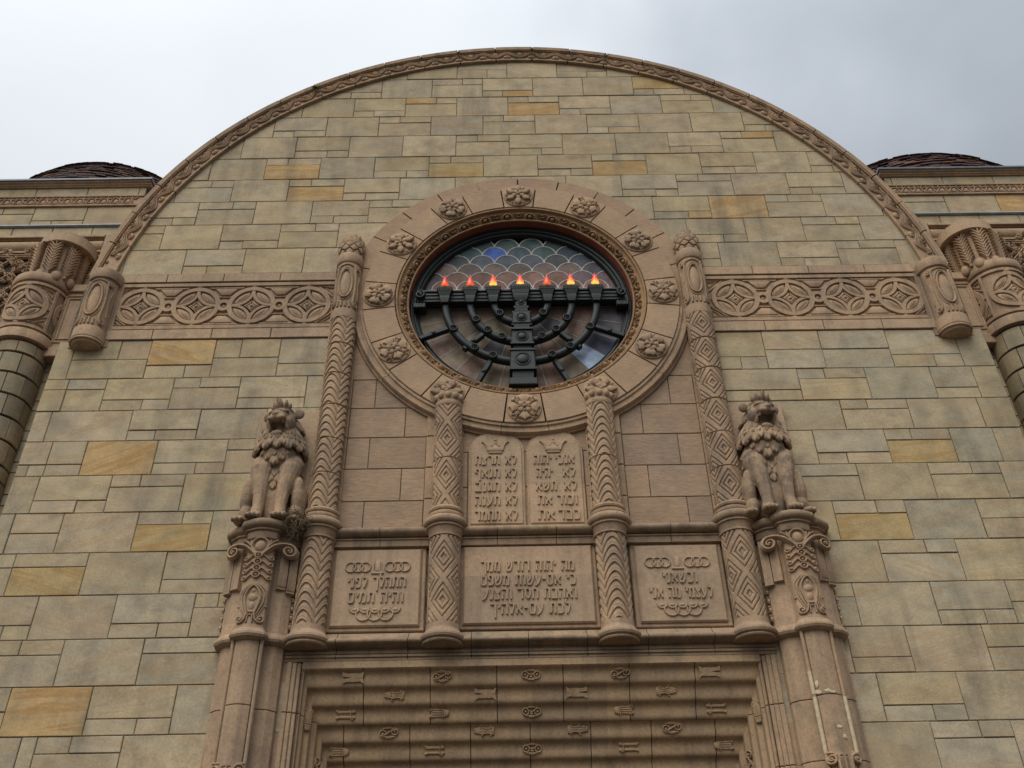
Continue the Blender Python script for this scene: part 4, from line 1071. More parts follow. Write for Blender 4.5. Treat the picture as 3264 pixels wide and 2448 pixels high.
def emblem(kind):
    mb = MB(); m = lambda u, v, h: (u, -h, v-Z0)
    if kind == 'tulip':
        mb.plate(m, [(.125, .06), (.088, .036), (.05, .044), (-.085, .042), (-.128, .06), (-.128, .024), (-.03, .011), (-.02, .0), (-.03, -.011), (-.128, -.024), (-.128, -.06), (-.085, -.042), (.05, -.044), (.088, -.036), (.125, -.06), (.112, 0)][::-1], .038, .009)
        for x in (.025, .045, .065): mb.bead(m, [(x, -.05), (x, .05)], .015, .046)
        mb.petal(m, .075, 0, 0, .05, .03, .046)
    elif kind == 'prong':
        for sg in (-1, 1):
            q = [(-.12, sg*.012), (.10, sg*.012), (.125, sg*.03), (.11, sg*.058), (.04, sg*.05), (-.09, sg*.05), (-.125, sg*.06)]
            mb.plate(m, q if sg > 0 else q[::-1], .036, .01); mb.dome(m, -.115, sg*.042, .022, .022, .046); mb.dome(m, .08, sg*.058, .016, .016, .044)
        mb.bead(m, [(.06, -.055), (.06, .055)], .02, .046); mb.plate(m, [(-.1, -.012), (.1, -.012), (.1, .012), (-.1, .012)], .018, .004)
    elif kind == 'bundle':
        mb.plate(m, [(.05, -.054), (.128, -.036), (.128, .036), (.05, .054)], .038, .012)
        mb.plate(m, [(-.128, -.06), (.045, -.05), (.045, .05), (-.128, .06), (-.10, .0)], .026, .008)
        mb.bead(m, [(.05, -.056), (.05, .056)], .018, .048); mb.bead(m, [(.075, -.05), (.075, .05)], .014, .046)
        for y in (-.036, -.012, .012, .036): mb.bead(m, [(-.085, y*1.15), (.04, y)], .017, .036)
        for sg in (-1, 1): mb.petal(m, -.055, sg*.035, pi-sg*.3, .075, .045, .042); mb.dome(m, -.105, sg*.035, .02, .018, .04)
    elif kind == 'bud':
        mb.dome(m, -.07, 0, .068, .052, .036, pw=.7)
        for k in range(4):
            for y in (-.03, 0, .03): mb.dome(m, -.115+.024*k, y*(.5+.17*k), .014, .014, .016, b=.024, n=7, k=2)
        mb.plate(m, [(-.035, -.055), (.0, -.036), (.06, -.036), (.09, -.054), (.128, -.05), (.128, .05), (.09, .054), (.06, .036), (.0, .036), (-.035, .055)], .034, .01)
        for sg in (-1, 1): mb.bead(m, bez([(-.03, sg*.046), (.0, sg*.02), (.06, sg*.02), (.10, sg*.044)], 8), .02, .046); mb.dome(m, .082, sg*.056, .016, .016, .042); mb.dome(m, -.03, sg*.06, .016, .016, .042)
        mb.bead(m, [(-.005, 0), (.06, 0)], .014, .042)
    else:
        for sg in (-1, 1):
            mb.bead(m, circ(sg*.075, 0 if kind == 'double' else sg*.012, .04, 18), .022, .045, True); mb.dome(m, sg*.075, 0 if kind == 'double' else sg*.012, .02, .02, .045)
            mb.bead(m, [(-.075, sg*.05), (.075, sg*.05)], .024, .045); mb.bead(m, [(-.035, sg*.062), (.035, sg*.062)], .022, .05)
        if kind == 'scroll': mb.bead(m, bez([(-.1, -.03), (-.03, -.05), (.03, .05), (.1, .03)], 10), .024, .05)
        else:
            mb.bead(m, [(-.06, .03), (0, -.005), (.06, .03)], .02, .045); mb.dome(m, 0, -.025, .03, .02, .045)
    me = mb.mesh('emblem', (0, 0, 0), 50); me.materials.append(M_TCY); return me
EM = {k: emblem(k) for k in ('tulip', 'prong', 'bundle', 'bud', 'scroll', 'double')}
po = ORG[portal.name]
def put(kind, x, y, z, ry=0, rx=0, rz=0, s=.95, sx=1):
    o = bpy.data.objects.new('emblem', EM[kind]); COL.objects.link(o); o.parent = portal
    o.location = (x-po[0], y-po[1], z+Z0-po[2]); o.rotation_euler = (rx, ry, rz); o.scale = (s*sx, s*1.0, s)
EROWS = [('tulip scroll double scroll tulip', (-1.98, -.995, -.01, .98, 1.97)), ('bud tulip tulip bud', (-1.5, -.51, .48, 1.46)), ('prong bundle double bundle prong', (-1.99, -1.0, -.01, .98, 1.96)),
         ('scroll bud bud scroll', (-1.51, -.51, .47, 1.46)), ('bundle prong double prong bundle', (-2.0, -1.01, -.01, .98, 1.97))]
for n, (ks, xs) in enumerate(EROWS):
    t = n+.40; v, d, h = pw(t)
    for kd, x in zip(ks.split(), xs): put(kd, x*(1+.018*n), PY0+d+.008, PZ-v+.0, rx=.3, s=.88, sx=-1 if (x > .1 and kd not in ('double', 'scroll')) else 1)
for sg in (-1, 1):
    for n, z, kd in ((1, -5.99, 'bundle'), (3, -6.45, 'scroll'), (1, -6.9, 'tulip'), (2, -6.72, 'double')):
        v, d, h = pw(n+.36); put(kd, sg*(PX-h-.005), PY0+d+.0, z, ry=pi/2, rz=sg*-.7)

# ================================================================== PIERS AND LIONS
def plan_pts(xc):
    P = [(-.405, .16), (-.40, .03), (-.39, .0), (-.30, -.085), (-.20, -.115), (-.185, -.12), (-.18, -.135), (-.175, -.205)]
    P += [(-.16+.32*k/8, -.235-.055*sin(pi*k/8)) for k in range(9)]
    P += [(.175, -.205), (.18, -.135), (.185, -.12), (.20, -.115), (.30, -.085), (.39, .0), (.40, .03), (.405, .16)]
    return [(x, y) for x, y in P]
def sweep_plan(mb, xc, prof, plan, caps=True):
    n = len(plan); nor = []
    for i in range(n):
        p, q = plan[max(i-1, 0)], plan[min(i+1, n-1)]
        if 0 < i < n-1:
            a = Vector((plan[i][0]-p[0], plan[i][1]-p[1])).normalized(); b = Vector((q[0]-plan[i][0], q[1]-plan[i][1])).normalized()
            na, nb = Vector((a.y, -a.x)), Vector((b.y, -b.x)); mm = na+nb; nor.append(mm/max(.5, 1+na.dot(nb)))
        else:
            a = Vector((q[0]-p[0], q[1]-p[1])).normalized(); nor.append(Vector((a.y, -a.x)))
    rows = [[(xc+plan[i][0]+nor[i].x*o_, plan[i][1]+nor[i].y*o_, z) for i in range(n)] for o_, z in prof]
    mb.grid(rows, flip=False)
    if caps:
        for r in (rows[0], rows[-1]): mb.add(r, [tuple(range(n))])
def pier(sg, label):
    xc = sg*3.115 if sg < 0 else 3.13
    t = thing('carved_pier', label, 'pier', (xc, .1, GROUND), 'piers carrying the lions'); plan = plan_pts(xc)
    cap = MB(); pr = [(-.12, -3.815), (.03, -3.815)]+[(.045+.05*cos(a), -3.868+.052*sin(a)) for a in [pi/2-pi*k/8 for k in range(9)]]+[(.035, -3.925), (.04, -3.93), (.04, -3.95), (.015, -3.955), (.012, -4.03), (.005, -4.045), (-.05, -4.05)]
    sweep_plan(cap, xc, pr, plan); cap.build('pier_cap', M_TCB, t, 26)
    body = MB()
    sweep_plan(body, xc, [(-.02, -4.04), (-.02, -4.62), (-.02, -5.10), (-.005, -5.15), (-.05, -5.26)], plan)
    sweep_plan(body, xc, [(-.05, -5.10), (-.012, -5.105), (-.008, -5.14), (.018, -5.185), (.032, -5.20), (.036, -5.225), (.022, -5.25), (-.03, -5.275), (-.1, -5.28)], plan)
    zs = [-5.26, -5.985, -6.62, -7.4, -8.2, -9.0, -9.8, GROUND]
    for z1, z2 in zip(zs, zs[1:]): sweep_plan(body, xc, [(-.06, z1), (-.05, z1-.004), (-.045, z1-.01), (-.045, z2+.01), (-.05, z2+.004)], plan)
    # beaded corners of the shaft
    for s2 in (-1, 1): body.lathe([(.021, -5.26), (.021, GROUND)], xc+s2*.158, -.185, n=14)
    body.build('pier_shaft', M_TC, t, 17)
    for s2 in (-1, 1):                                      # draped wing panels with rounded hems
        dr_ = MB()
        pl = [(s2*.20, -.10), (s2*.385, .0)]
        for k, (f0, f1) in enumerate(((.0, .48), (.55, 1.0))):
            a_ = Vector(pl[0]).lerp(Vector(pl[1]), f0); b_ = Vector(pl[0]).lerp(Vector(pl[1]), f1); nn = Vector((s2*.58, -.81))
            def mm(u, v, h): p = a_.lerp(b_, u)+nn*h; return (xc+p.x, p.y, v)
            dr_.plate(mm, [(0, -4.60-.03*k), (1, -4.60-.03*k), (1, -4.1), (0, -4.1)] if s2 > 0 else [(1, -4.60-.03*k), (0, -4.60-.03*k), (0, -4.1), (1, -4.1)], .05, .02)
            dr_.bead(mm, [(0, -4.61-.03*k), (1, -4.61-.03*k)], .045, .042)
        # scale pattern on the returns
        for j in range(7):
            for i in range(2):
                yy = .03+.06*i+(.03 if j % 2 else 0); zz = -4.70-.055*j
                f_ = lambda u, v, h: (xc+s2*(.385+h), yy+u, zz+v); dr_.dome(f_, 0, 0, .03, .035, .03, n=6, k=2)
        dr_.build('draped_panel', M_TC, t, 40)
    orn = MB(); Rc = .235; m = cyl(xc, -.275+Rc+.02, Rc, 0)
    orn.bead(m, circ(0, -4.145, .088, 28, ry=.098), .036, .05, True); orn.dome(m, 0, -4.145, .068, .078, .045, n=20)
    for s2 in (-1, 1):
        for k in range(3): orn.bead(m, bez([(s2*.015, -4.25), (s2*(.06+.03*k), -4.22), (s2*(.10+.03*k), -4.15), (s2*(.11+.045*k), -4.06+.0*k)], 8), .026, .035+.006*k)
        # big side volutes springing across the wings
        def vm_(u, v, h): return (xc+s2*u, -.235+.5*max(0, u-.16)-h*.8, v)
        orn.bead(vm_, bez([(.03, -4.27), (.12, -4.17), (.22, -4.10), (.30, -4.10)], 10)+[(p[0], p[1]) for p in spiral(.325, -4.185, .085, .02, pi/2+.2, -1.55, 26)], [.05]*11+[.052-.001*k for k in range(27)], .085)
        orn.dome(vm_, .325, -4.19, .026, .03, .10)
        orn.bead(vm_, bez([(.03, -4.25), (.1, -4.13), (.2, -4.07)], 8), .03, .07)
    for k in range(4):
        z = -4.27-.082*k; orn.bead(m, circ(0, z, .034, 18), .022, .05, True); orn.dome(m, 0, z, .018, .018, .05)
        for s2 in (-1, 1):
            orn.bead(m, bez([(s2*.03, z+.0), (s2*.07, z+.025), (s2*.10, z-.06), (s2*.14, z-.05)], 10)+spiral(s2*.135, z-.022, .03, .008, -pi/2, .8*s2, 10)[1:], .024, .04)
            orn.dome(m, s2*.137, z-.02, .014, .014, .04)
    K = bez([(-.03, -5.0), (-.07, -4.93), (-.03, -4.88), (-.11, -4.84), (-.11, -4.74), (-.04, -4.72), (-.05, -4.66), (0, -4.645)], 16); K = K+[(-x, z) for x, z in K[-2::-1]]
    orn.bead(m, K, .03, .045); orn.bead(m, [(x*1.5, z+.02*(1 if z > -4.8 else -.5)) for x, z in K], .028, .032); orn.bead(m, [(x*1.95, z+.035*(1 if z > -4.75 else -.6)) for x, z in K], .02, .022)
    orn.dome(m, 0, -4.79, .062, .055, .03); orn.dome(m, 0, -4.89, .045, .06, .028); orn.dome(m, 0, -4.705, .03, .035, .026)
    orn.bead(m, [(-.05, -4.965), (.05, -4.965)], .022, .04)
    for s2 in (-1, 1):
        orn.bead(m, bez([(s2*.04, -4.96), (s2*.035, -5.05), (s2*.07, -5.09), (s2*.11, -5.085)], 8)+spiral(s2*.105, -5.045, .042, .01, -pi/2, 1.1*s2, 14)[1:], .03, .045)
        orn.dome(m, s2*.107, -5.045, .018, .018, .045); orn.dome(m, s2*.155, -4.885, .018, .018, .03)
    orn.bead(m, [(-.03, -5.085), (-.022, -5.0), (.022, -5.0), (.03, -5.085)], .022, .035)
    orn.build('scroll_ornament', M_TC, t, 45); orn = MB()
    if sg > 0:                                              # cream paint left on the shaft
        ps_ = MB()
        for s2 in (-1, 1): ps_.lathe([(.0228, -6.0), (.0235, -6.02), (.0235, -6.57), (.0228, -6.585)], xc+s2*.158, -.185, n=14)
        ps_.lathe([(.0228, -5.72), (.0235, -5.74), (.0235, -5.90), (.0228, -5.97)], xc-.158, -.185, n=14)
        rp_ = random.Random(4)
        for (u, v, w_, h_) in ((-.13, -5.955, .05, .022), (-.02, -5.95, .035, .02), (.03, -5.965, .03, .015), (.02, -6.33, .028, .02), (.06, -6.43, .026, .022), (-.12, -5.87, .02, .05)):
            ps_.plate(cyl(xc, -.245+.235, .235, 0), [(u+w_*(1+rp_.uniform(-.3, .3))*cos(2*pi*k/9), v+h_*(1+rp_.uniform(-.3, .3))*sin(2*pi*k/9)) for k in range(9)], .004, .002)
        ps_.build('paint_scar', M_CREAM, t, 40)
    # scroll capital further down the shaft
    m2 = cyl(xc, -.255+Rc, Rc, 0)
    for s2 in (-1, 1): orn.bead(m2, [(s2*.05, -6.95), (s2*.06, -6.68)]+spiral(s2*.12, -6.655, .055, .012, pi, -1.4*s2, 22), .034, .045); orn.dome(m2, s2*.12, -6.655, .02, .02, .05)
    for x in (-.04, 0, .04): orn.bead(m2, [(x, -6.95), (x*1.3, -6.62)], .03, .03)
    orn.bead(m2, [(-.16, -6.585), (.16, -6.585)], .03, .03)
    orn.build('scroll_capital', M_TC, t, 45)
    return xc
XL = pier(-1, 'carved pier with scroll ornament under the lion, straw caught beside its cap')
XR = pier(1, 'carved pier with scroll ornament, pale paint scars on its shaft')
# pale repair scars on the right pier
def eval_remesh(mb, name, voxel, smooth_it=3):
    me = mb.mesh(name, (0, 0, 0), 0); ob = bpy.data.objects.new(name, me); COL.objects.link(ob)
    r = ob.modifiers.new('r', 'REMESH'); r.mode = 'VOXEL'; r.voxel_size = voxel
    s_ = ob.modifiers.new('s', 'SMOOTH'); s_.iterations = smooth_it; s_.factor = .5
    dg = bpy.context.evaluated_depsgraph_get(); dg.update()
    m2 = bpy.data.meshes.new_from_object(ob.evaluated_get(dg)); bpy.data.objects.remove(ob); bpy.data.meshes.remove(me)
    m2.name = name; return m2
def lion(xc, face, label, rim):
    ZB = -3.815; t = thing('lion_statue', label, 'statue', (xc, -.05, ZB), 'pair of seated lion statues')
    W = lambda x, y, z: (xc+x, y, ZB+z)
    b = MB(); E = lambda c, r, rot=None: b.ball(W(*c), r, rot)
    RX = lambda a: Matrix.Rotation(a, 3, 'X'); RY = lambda a: Matrix.Rotation(a, 3, 'Y'); RZ = lambda a: Matrix.Rotation(a, 3, 'Z')
    for s2 in (-1, 1):
        b.limb([W(s2*.145, -.24, .03), W(s2*.142, -.235, .10), W(s2*.132, -.215, .22), W(s2*.138, -.195, .40), W(s2*.155, -.17, .58), W(s2*.18, -.12, .78), W(s2*.16, -.06, .95)], [.072, .074, .070, .082, .108, .140, .11])
        b.limb([W(s2*.10, -.265, .14), W(s2*.105, -.262, .36), W(s2*.13, -.25, .58), W(s2*.17, -.21, .74)], [.012, .022, .026, .014], 8)      # tendon ridges
        b.limb([W(s2*.175, -.25, .16), W(s2*.185, -.245, .38), W(s2*.2, -.225, .60)], [.012, .02, .016], 8)
        E((s2*.15, -.275, .055), (.092, .105, .055))
        for k in range(4): E((s2*.15-.069+.046*k, -.362+.016*abs(k-1.5), .040), (.025, .046, .038)); E((s2*.15-.069+.046*k, -.33+.014*abs(k-1.5), .068), (.024, .036, .030))
        # haunch, hind leg and paw
        E((s2*.305, -.03, .38), (.10, .18, .27), RX(.22)); E((s2*.305, -.13, .50), (.066, .075, .17), RX(.12)); E((s2*.295, -.02, .18), (.105, .18, .16))
        E((s2*.335, -.165, .055), (.08, .11, .055))
        for k in range(3): E((s2*.345-.052+.046*k, -.262+.014*abs(k-1), .04), (.026, .044, .037))
        E((s2*.225, -.10, .83), (.095, .12, .17)); E((s2*.235, -.02, .62), (.08, .12, .2))
    E((0, -.03, .95), (.30, .185, .27)); E((0, .03, .55), (.26, .12, .42)); E((0, -.12, 1.02), (.24, .15, .22)); E((0, -.02, .72), (.21, .16, .26))
    E((0, -.07, .42), (.17, .12, .42)); E((0, -.03, 1.22), (.22, .16, .24)); E((0, .02, .2), (.31, .13, .2))
    for k in range(4): b.limb([W(-.05+.033*k, -.12, .15), W(-.04+.028*k, -.16, .6)], [.02, .026], 7)
    # head, turned outwards; built about its own centre
    Hc = Vector(W(.0, -.15, 1.475)); Rh = RZ(radians(11*face)) @ RX(radians(15)) @ Matrix.Scale(1.12, 3)
    def H(c, r, rot=None): b.ball(tuple(Hc+Rh @ Vector(c)), r, Rh @ rot if rot else Rh)
    H((0, 0, .03), (.15, .15, .145)); H((0, -.10, .045), (.115, .10, .075)); H((0, -.155, .018), (.098, .085, .055)); H((0, -.222, .05), (.04, .026, .024))
    H((0, -.17, .062), (.045, .07, .034))
    for s2 in (-1, 1):
        H((s2*.054, -.198, .002), (.054, .045, .034)); H((s2*.068, -.118, .105), (.056, .05, .022), RY(s2*.3)); H((s2*.075, -.135, .062), (.028, .022, .022))
        H((s2*.112, -.05, -.02), (.052, .10, .09)); H((s2*.03, -.09, .11), (.032, .09, .03)); H((s2*.098, -.10, -.075), (.026, .055, .075)); H((s2*.078, -.175, -.035), (.016, .028, .03))
        H((s2*.185, .03, .105), (.064, .026, .062), RY(s2*.5))
    H((0, -.10, -.178), (.082, .10, .026)); H((0, -.178, -.168), (.070, .026, .034)); H((0, -.165, -.20), (.062, .034, .034)); H((0, -.12, -.215), (.06, .06, .03)); H((0, -.02, -.14), (.12, .10, .11)); H((0, .0, .14), (.125, .11, .05))
    me = eval_remesh(b, 'lion_body', .0085, 2); me.materials.append(M_LION); me.shade_smooth()
    o = bpy.data.objects.new('lion_body', me); COL.objects.link(o); og = ORG[t.name]; o.location = (-og[0], -og[1], -og[2]); o.parent = t; ORG[o.name] = (0, 0, 0)
    # mane: tiers of carved locks
    mn = MB()
    def lock(p0, p1, r0, r1):                              # one carved tuft: a flattened tongue with a centre groove
        p0, p1 = Vector(p0), Vector(p1); d = (p1-p0); L_ = d.length; d = d/L_
        nn = Vector((p1.x-xc, p1.y+.02, .25)); nn = (nn-d*nn.dot(d)).normalized(); sd_ = d.cross(nn); rows = []
        for f, wv, tv in ((0, .62, .5), (.2, .8, .75), (.45, .96, .9), (.68, 1.05, 1.0), (.85, .92, 1.0), (.96, .6, .85), (1.02, .22, .5)):
            c = p0+d*L_*f; w_, t_ = r1*wv*1.12, r1*tv*.75
            rows.append([tuple(c+sd_*w_*a_+nn*t_*b_) for a_, b_ in ((-1, -.4), (-.8, .55), (-.42, .95), (0, .62), (.42, .95), (.8, .55), (1, -.4), (0, -.9))])
        mn.grid(rows, cv=True); mn.add(rows[-1], [tuple(range(8))]); mn.add(rows[0], [tuple(range(8))[::-1]])
    for s2 in (-1, 1):                                     # locks falling from the cheeks
        for k in range(7):
            a = radians(34+19*k)*s2+radians(9*face); c_, s_ = cos(a), sin(a)
            lock(W(.15*s_, -.08-.13*c_, 1.50-.02*k), W(.285*s_, -.06-.20*c_, 1.22-.006*k), .034, .046)
            if k > 1: lock(W(.16*s_, -.05-.13*c_, 1.60-.01*k), W(.265*s_, -.05-.15*c_, 1.39-.005*k), .030, .042)
    for k in range(17):                                    # scalloped collar
        a = radians(-112+14*k); c_, s_ = cos(a), sin(a)
        lock(W(.245*s_, -.07-.18*c_, 1.26), W(.325*s_, -.05-.25*c_, 1.02+.045*(k % 2)), .044, .053)
    for k in range(13):
        a = radians(-108+18*k); c_, s_ = cos(a), sin(a); lock(W(.20*s_, -.07-.15*c_, 1.30), W(.31*s_, -.07-.22*c_, 1.16), .036, .044)
    for x, z, r in ((-.185, .955, .045), (-.115, .885, .045), (-.02, .80, .052), (.075, .875, .045), (.15, .95, .045), (-.02, .93, .04), (.05, .98, .036), (-.08, .99, .036)):
        lock(W(x*.75, -.225+.35*abs(x)*.5, z+.16), W(x, -.255+.3*abs(x), z), r*.75, r)
    for x, z in ((-.09, .70), (0, .66), (.09, .70), (-.045, .58), (.05, .57), (0, .48)): lock(W(x, -.165, z+.17), W(x*1.0, -.185, z), .04, .045)
    for s2 in (-1, 1):
        for k in range(4): lock(W(s2*(.20-.02*k), -.20-.012*k, .90-.10*k), W(s2*(.215-.02*k), -.235-.006*k, .76-.10*k), .03, .032)
        for k in range(3): lock(W(s2*.26, -.05+.03*k, 1.0-.12*k), W(s2*.30, -.08+.03*k, .86-.12*k), .04, .045)
    mn.build('lion_mane', M_LION, t, 60)
    cr_ = MB()
    for k in range(5):
        a = radians(-64+32*k); base = Hc+Rh @ Vector((.055*sin(a)*1.5, -.02-.045*cos(a), .155)); d = Rh @ Vector((.62*sin(a), -.25*cos(a)-.05, 1)).normalized(); ln = .14-.03*abs(k-2)
        q = [tuple(base+d*ln*f) for f in (0, .25, .5, .75, 1)]; cr_.limb(q, [.024, .034, .036, .026, .008], 10)
    cr_.lathe([(.07, .0), (.09, .01), (.092, .03), (.07, .04)], 0, 0, n=20)
    o_ = len(cr_.v)-20*4
    for i in range(o_, len(cr_.v)):
        v = Rh @ Vector((cr_.v[i][0]*1.1, cr_.v[i][1]*.9-.02, cr_.v[i][2]+.135)); cr_.v[i] = tuple(Hc+v)
    cr_.build('lion_crown', M_LION, t, 60)
    ey = MB()
    for s2 in (-1, 1): ey.ball(tuple(Hc+Rh @ Vector((s2*.075, -.153, .064))), (.014, .010, .010), Rh, 10, 6)
    ey.build('lion_eyes', M_TCB, o, 60)
    sl_ = MB(); sl_.prism([(rim[0], -3.9), (rim[1], -3.9), (rim[1], -2.0), (rim[0], -2.0)], .045, .3, .01); sl_.build('backing_slab', M_TCP, facade, 30)
lion(-3.10, -1, 'seated crowned lion, mouth open, with straw caught by its hind paw', (-3.47, -2.5))
lion(3.00+.02, 1, 'seated crowned lion, mouth open, beside the diamond carved column', (2.5, 3.40))

# straw nest between the left lion's hind paw and the column
ns = MB(); rn = random.Random(3)
for k in range(330):
    a = rn.uniform(0, 2*pi); c = Vector((-2.74+rn.gauss(0, .045), -.20+rn.gauss(0, .05), -3.80+rn.gauss(0, .05)))
    hang = rn.random() < .45
    d = Vector((rn.gauss(0, .5), rn.gauss(0, .4), rn.uniform(-2.2, -.6) if hang else rn.gauss(.15, .6))).normalized()*rn.uniform(.08, .24)
    bend = Vector((rn.gauss(0, .03), rn.gauss(0, .03), rn.gauss(0, .03)))
    pts = [tuple(c+d*(t-.2)+bend*(t*(1-t)*4)) for t in (0, .33, .66, 1)]; ns.limb(pts, [.0035, .004, .0035, .0015], 4)
tag(ns.build('straw_nest', M_STRAW, None, 60), 'ragged clump of dry straw hanging beside the left lion', 'nest')
# green weeds in the coping joints
def weed(ang, size, label, n=26):
    wd = MB(); a = radians(ang); c = Vector((6.25*sin(a), -.01, ARC_Z+6.25*cos(a)))
    for k in range(n):
        d = Vector((rn.gauss(0, .6), -abs(rn.gauss(.3, .35)), rn.gauss(-.1, .5))).normalized(); ln = size*rn.uniform(.4, 1.0)
        p0 = c+Vector((rn.gauss(0, size*.25), 0, rn.gauss(0, size*.3))); n_ = d.orthogonal().normalized()*ln*.14
        p1 = p0+d*ln*.55; p2 = p0+d*ln+Vector((0, 0, -ln*.3))
        wd.add([tuple(p0), tuple(p1+n_), tuple(p2), tuple(p1-n_)], [(0, 1, 2, 3)])
    tag(wd.build('weed_tuft', M_MOSS, None, 0), label, 'weed', 'weeds in the coping joints')
weed(-33.5, .085, 'largest tuft of green weed in a coping joint, on the left slope of the arch', 60)
weed(-9.13, .07, 'small dark weed in the coping joint left of the crown')
weed(3.05, .075, 'small green weed in the coping joint just right of the crown')
weed(15.2, .065, 'small weed in the coping joint on the upper right slope')
# ================================================================== SIDE WINGS
def wing(sg, label, dome):
    t = thing('side_wing', label, 'building', (sg*8.2, 2, GROUND), 'low side wings')
    YW = .95; a0, a1 = 6.36, 10.6
    X = lambda a, b: (min(sg*a, sg*b), max(sg*a, sg*b))
    wl = MB(); r = random.Random(21 if sg < 0 else 22); mo = MB()
    def course_(zb, zt, x0, p, us, yf=YW):
        x = x0
        for u in us.split():
            for (a_, b_, c_, d_), cc in units_to_stones(x, x+p, zb, zt, u):
                q0, q1 = X(max(a_, a0), min(b_, a1))
                if q1-q0 < .05: continue
                col, ve = stone_colour(cc, r)
                wl.prism([(q0+.006, c_+.006), (q1-.006, c_+.006), (q1-.006, d_-.006), (q0+.006, d_-.006)], yf, yf+.2, .006, col, ve)
            x += p
    course_(3.245, 3.455, 5.6, .88, 'F F F F F F')
    course_(2.50, 2.985, 5.5, .88, 'Bb F Ab Bb F F' if sg < 0 else 'Bby Bw F Fo F F')
    course_(2.265, 2.47, 5.72, .66, 'F F F F F F F F', YW-.02)
    z = 1.85
    k = 0
    while z > GROUND:
        course_(max(GROUND, z-.52), z, 5.6+.44*(k % 2), .88, 'F Aa F Bb F F'); z -= .52; k += 1
    wl.build('sandstone_blocks', M_STONE, t, 30)
    x0, x1 = X(a0, a1)
    mo.box(x0, x1, YW+.012, 8, GROUND, 3.44); mo.build('wall_core', M_MORT, t, 0)
    gt = MB()
    gt.ext([(YW+.1, 3.455), (YW-.03, 3.455), (YW-.035, 3.47), (YW-.06, 3.48), (YW-.06, 3.50), (YW-.10, 3.515), (YW-.10, 3.525), (YW+.1, 3.53)], x0-(.08 if sg > 0 else 0), x1+(.08 if sg < 0 else 0)); gt.build('parapet_moulding', M_TCP, t, 40)
    g2 = MB(); g2.ext([(YW+.3, 3.53), (YW-.11, 3.53), (YW-.125, 3.54), (YW-.125, 3.575), (YW-.10, 3.585), (YW+7, 3.60)], x0-(.1 if sg > 0 else 0), x1+(.1 if sg < 0 else 0)); g2.build('parapet_gutter', M_GUT, t, 40)
    bd = MB(); bd.box(x0, x1, YW-.01, YW+.1, 2.985, 3.245)
    for zz in (3.225, 3.0): bd.ext([(YW, zz-.018), (YW-.035, zz-.014), (YW-.035, zz+.014), (YW, zz+.018)], x0, x1)
    m = plane(0, 0, YW-.01); x = x0+.1; pitch = .205; z0 = 3.115
    while x < x1-.05:
        bd.bead(m, circ(x, z0-.05, .075, 12, 0, pi, ry=.10), .032, .028); bd.dome(m, x, z0-.02, .045, .055, .02); bd.bead(m, [(x-.1, z0-.07), (x-.03, z0-.055), (x+.04, z0-.075), (x+.1, z0-.07)], .026, .02)
        bd.bead(m, circ(x+pitch/2, z0+.085, .05, 8, pi, 2*pi), .024, .024); x += pitch
    bd.build('carved_band', M_TC, t, 45)
    fl = MB(); fl.ext([(YW+.1, 2.478), (YW-.06, 2.478), (YW-.065, 2.482), (YW-.065, 2.50), (YW+.05, 2.525)], x0, x1); fl.build('lead_flashing', M_FLASH, t, 40)
    tz = MB()
    tx0, tx1 = X(a0+.42, a1)
    tz.ext([(YW+.1, 2.255), (YW-.06, 2.255), (YW-.07, 2.225), (YW-.07, 2.2), (YW-.03, 2.195), (YW-.03, 2.17), (YW-.05, 2.165)]+[(YW+.03-.09*sin(pi*q/8), 2.05+.11*cos(pi*q/8)) for q in range(9)]+[(YW-.01, 1.93), (YW-.03, 1.925), (YW-.03, 1.89), (YW+.03, 1.88), (YW+.05, 1.85), (YW+.01, 1.84), (YW+.01, 1.81), (YW+.1, 1.80)], tx0, tx1); tz.build('window_head_moulding', M_TC, t, 40)
    rt = MB()
    q0, q1 = X(a0, a0+.41); rt.prism([(q0, -11.0), (q1, -11.0), (q1, 2.25), (q0, 2.25)], YW-.06, YW+.15, .01); rt.build('window_jamb', M_TCP, t, 30)
    dk = MB(); dx0, dx1 = X(7.55, 9.6); dk.box(dx0, dx1, YW-.04, YW-.035, -.62, 1.79); dk.build('dark_void_panel', M_VOID, t, 0)  # dark colour stands in for the unlit void behind the pierced screen
    gr = MB(); m = plane(0, 0, YW-.06); cx = sg*8.35
    for i in range(-6, 10):
        for d_ in (-1, 1):
            p, q = (cx-1.2+.36*i, -.6), (cx-1.2+.36*i+d_*2.2, 1.75)
            pts = []
            for k in range(13):
                f = k/12; xx = p[0]+(q[0]-p[0])*f
                if dx0-.1 < xx < dx1+.1: pts.append((xx, p[1]+(q[1]-p[1])*f))
            if len(pts) > 1: gr.bead(m, pts, .04, .05)
    for j in range(7):
        for i in range(12):
            x = dx0+.09+.18*i; zz = 1.65-.36*j+(.18 if i % 2 else 0)
            if x > dx1: continue
            gr.bead(m, spiral(x-.035, zz+.03, .05, .012, 0, 1.2, 12), .03, .06); gr.bead(m, spiral(x+.04, zz-.05, .045, .012, pi, 1.2, 12), .028, .06)
            [gr.petal(m, x+rnd.uniform(-.04, .04), zz+rnd.uniform(-.12, .12), rnd.uniform(0, 6.28), .13, .07, .06) for _ in range(5)]
    for zz in (1.76, 1.72): gr.bead(m, [(dx0, zz), (dx1, zz)], .03, .06)
    gr.build('pierced_screen', M_TC, t, 50)
    sl2 = MB(); sl2.ext([(YW+.05, -.62), (YW-.12, -.62), (YW-.14, -.64), (YW-.14, -.72), (YW-.08, -.78), (YW+.05, -.80)], dx0-.1, dx1+.1); sl2.build('window_sill', M_TC, t, 30)
    # tiled dome
    xc, yc, zc, R = dome; dm = MB(); rd = random.Random(9)
    rowsN = 34
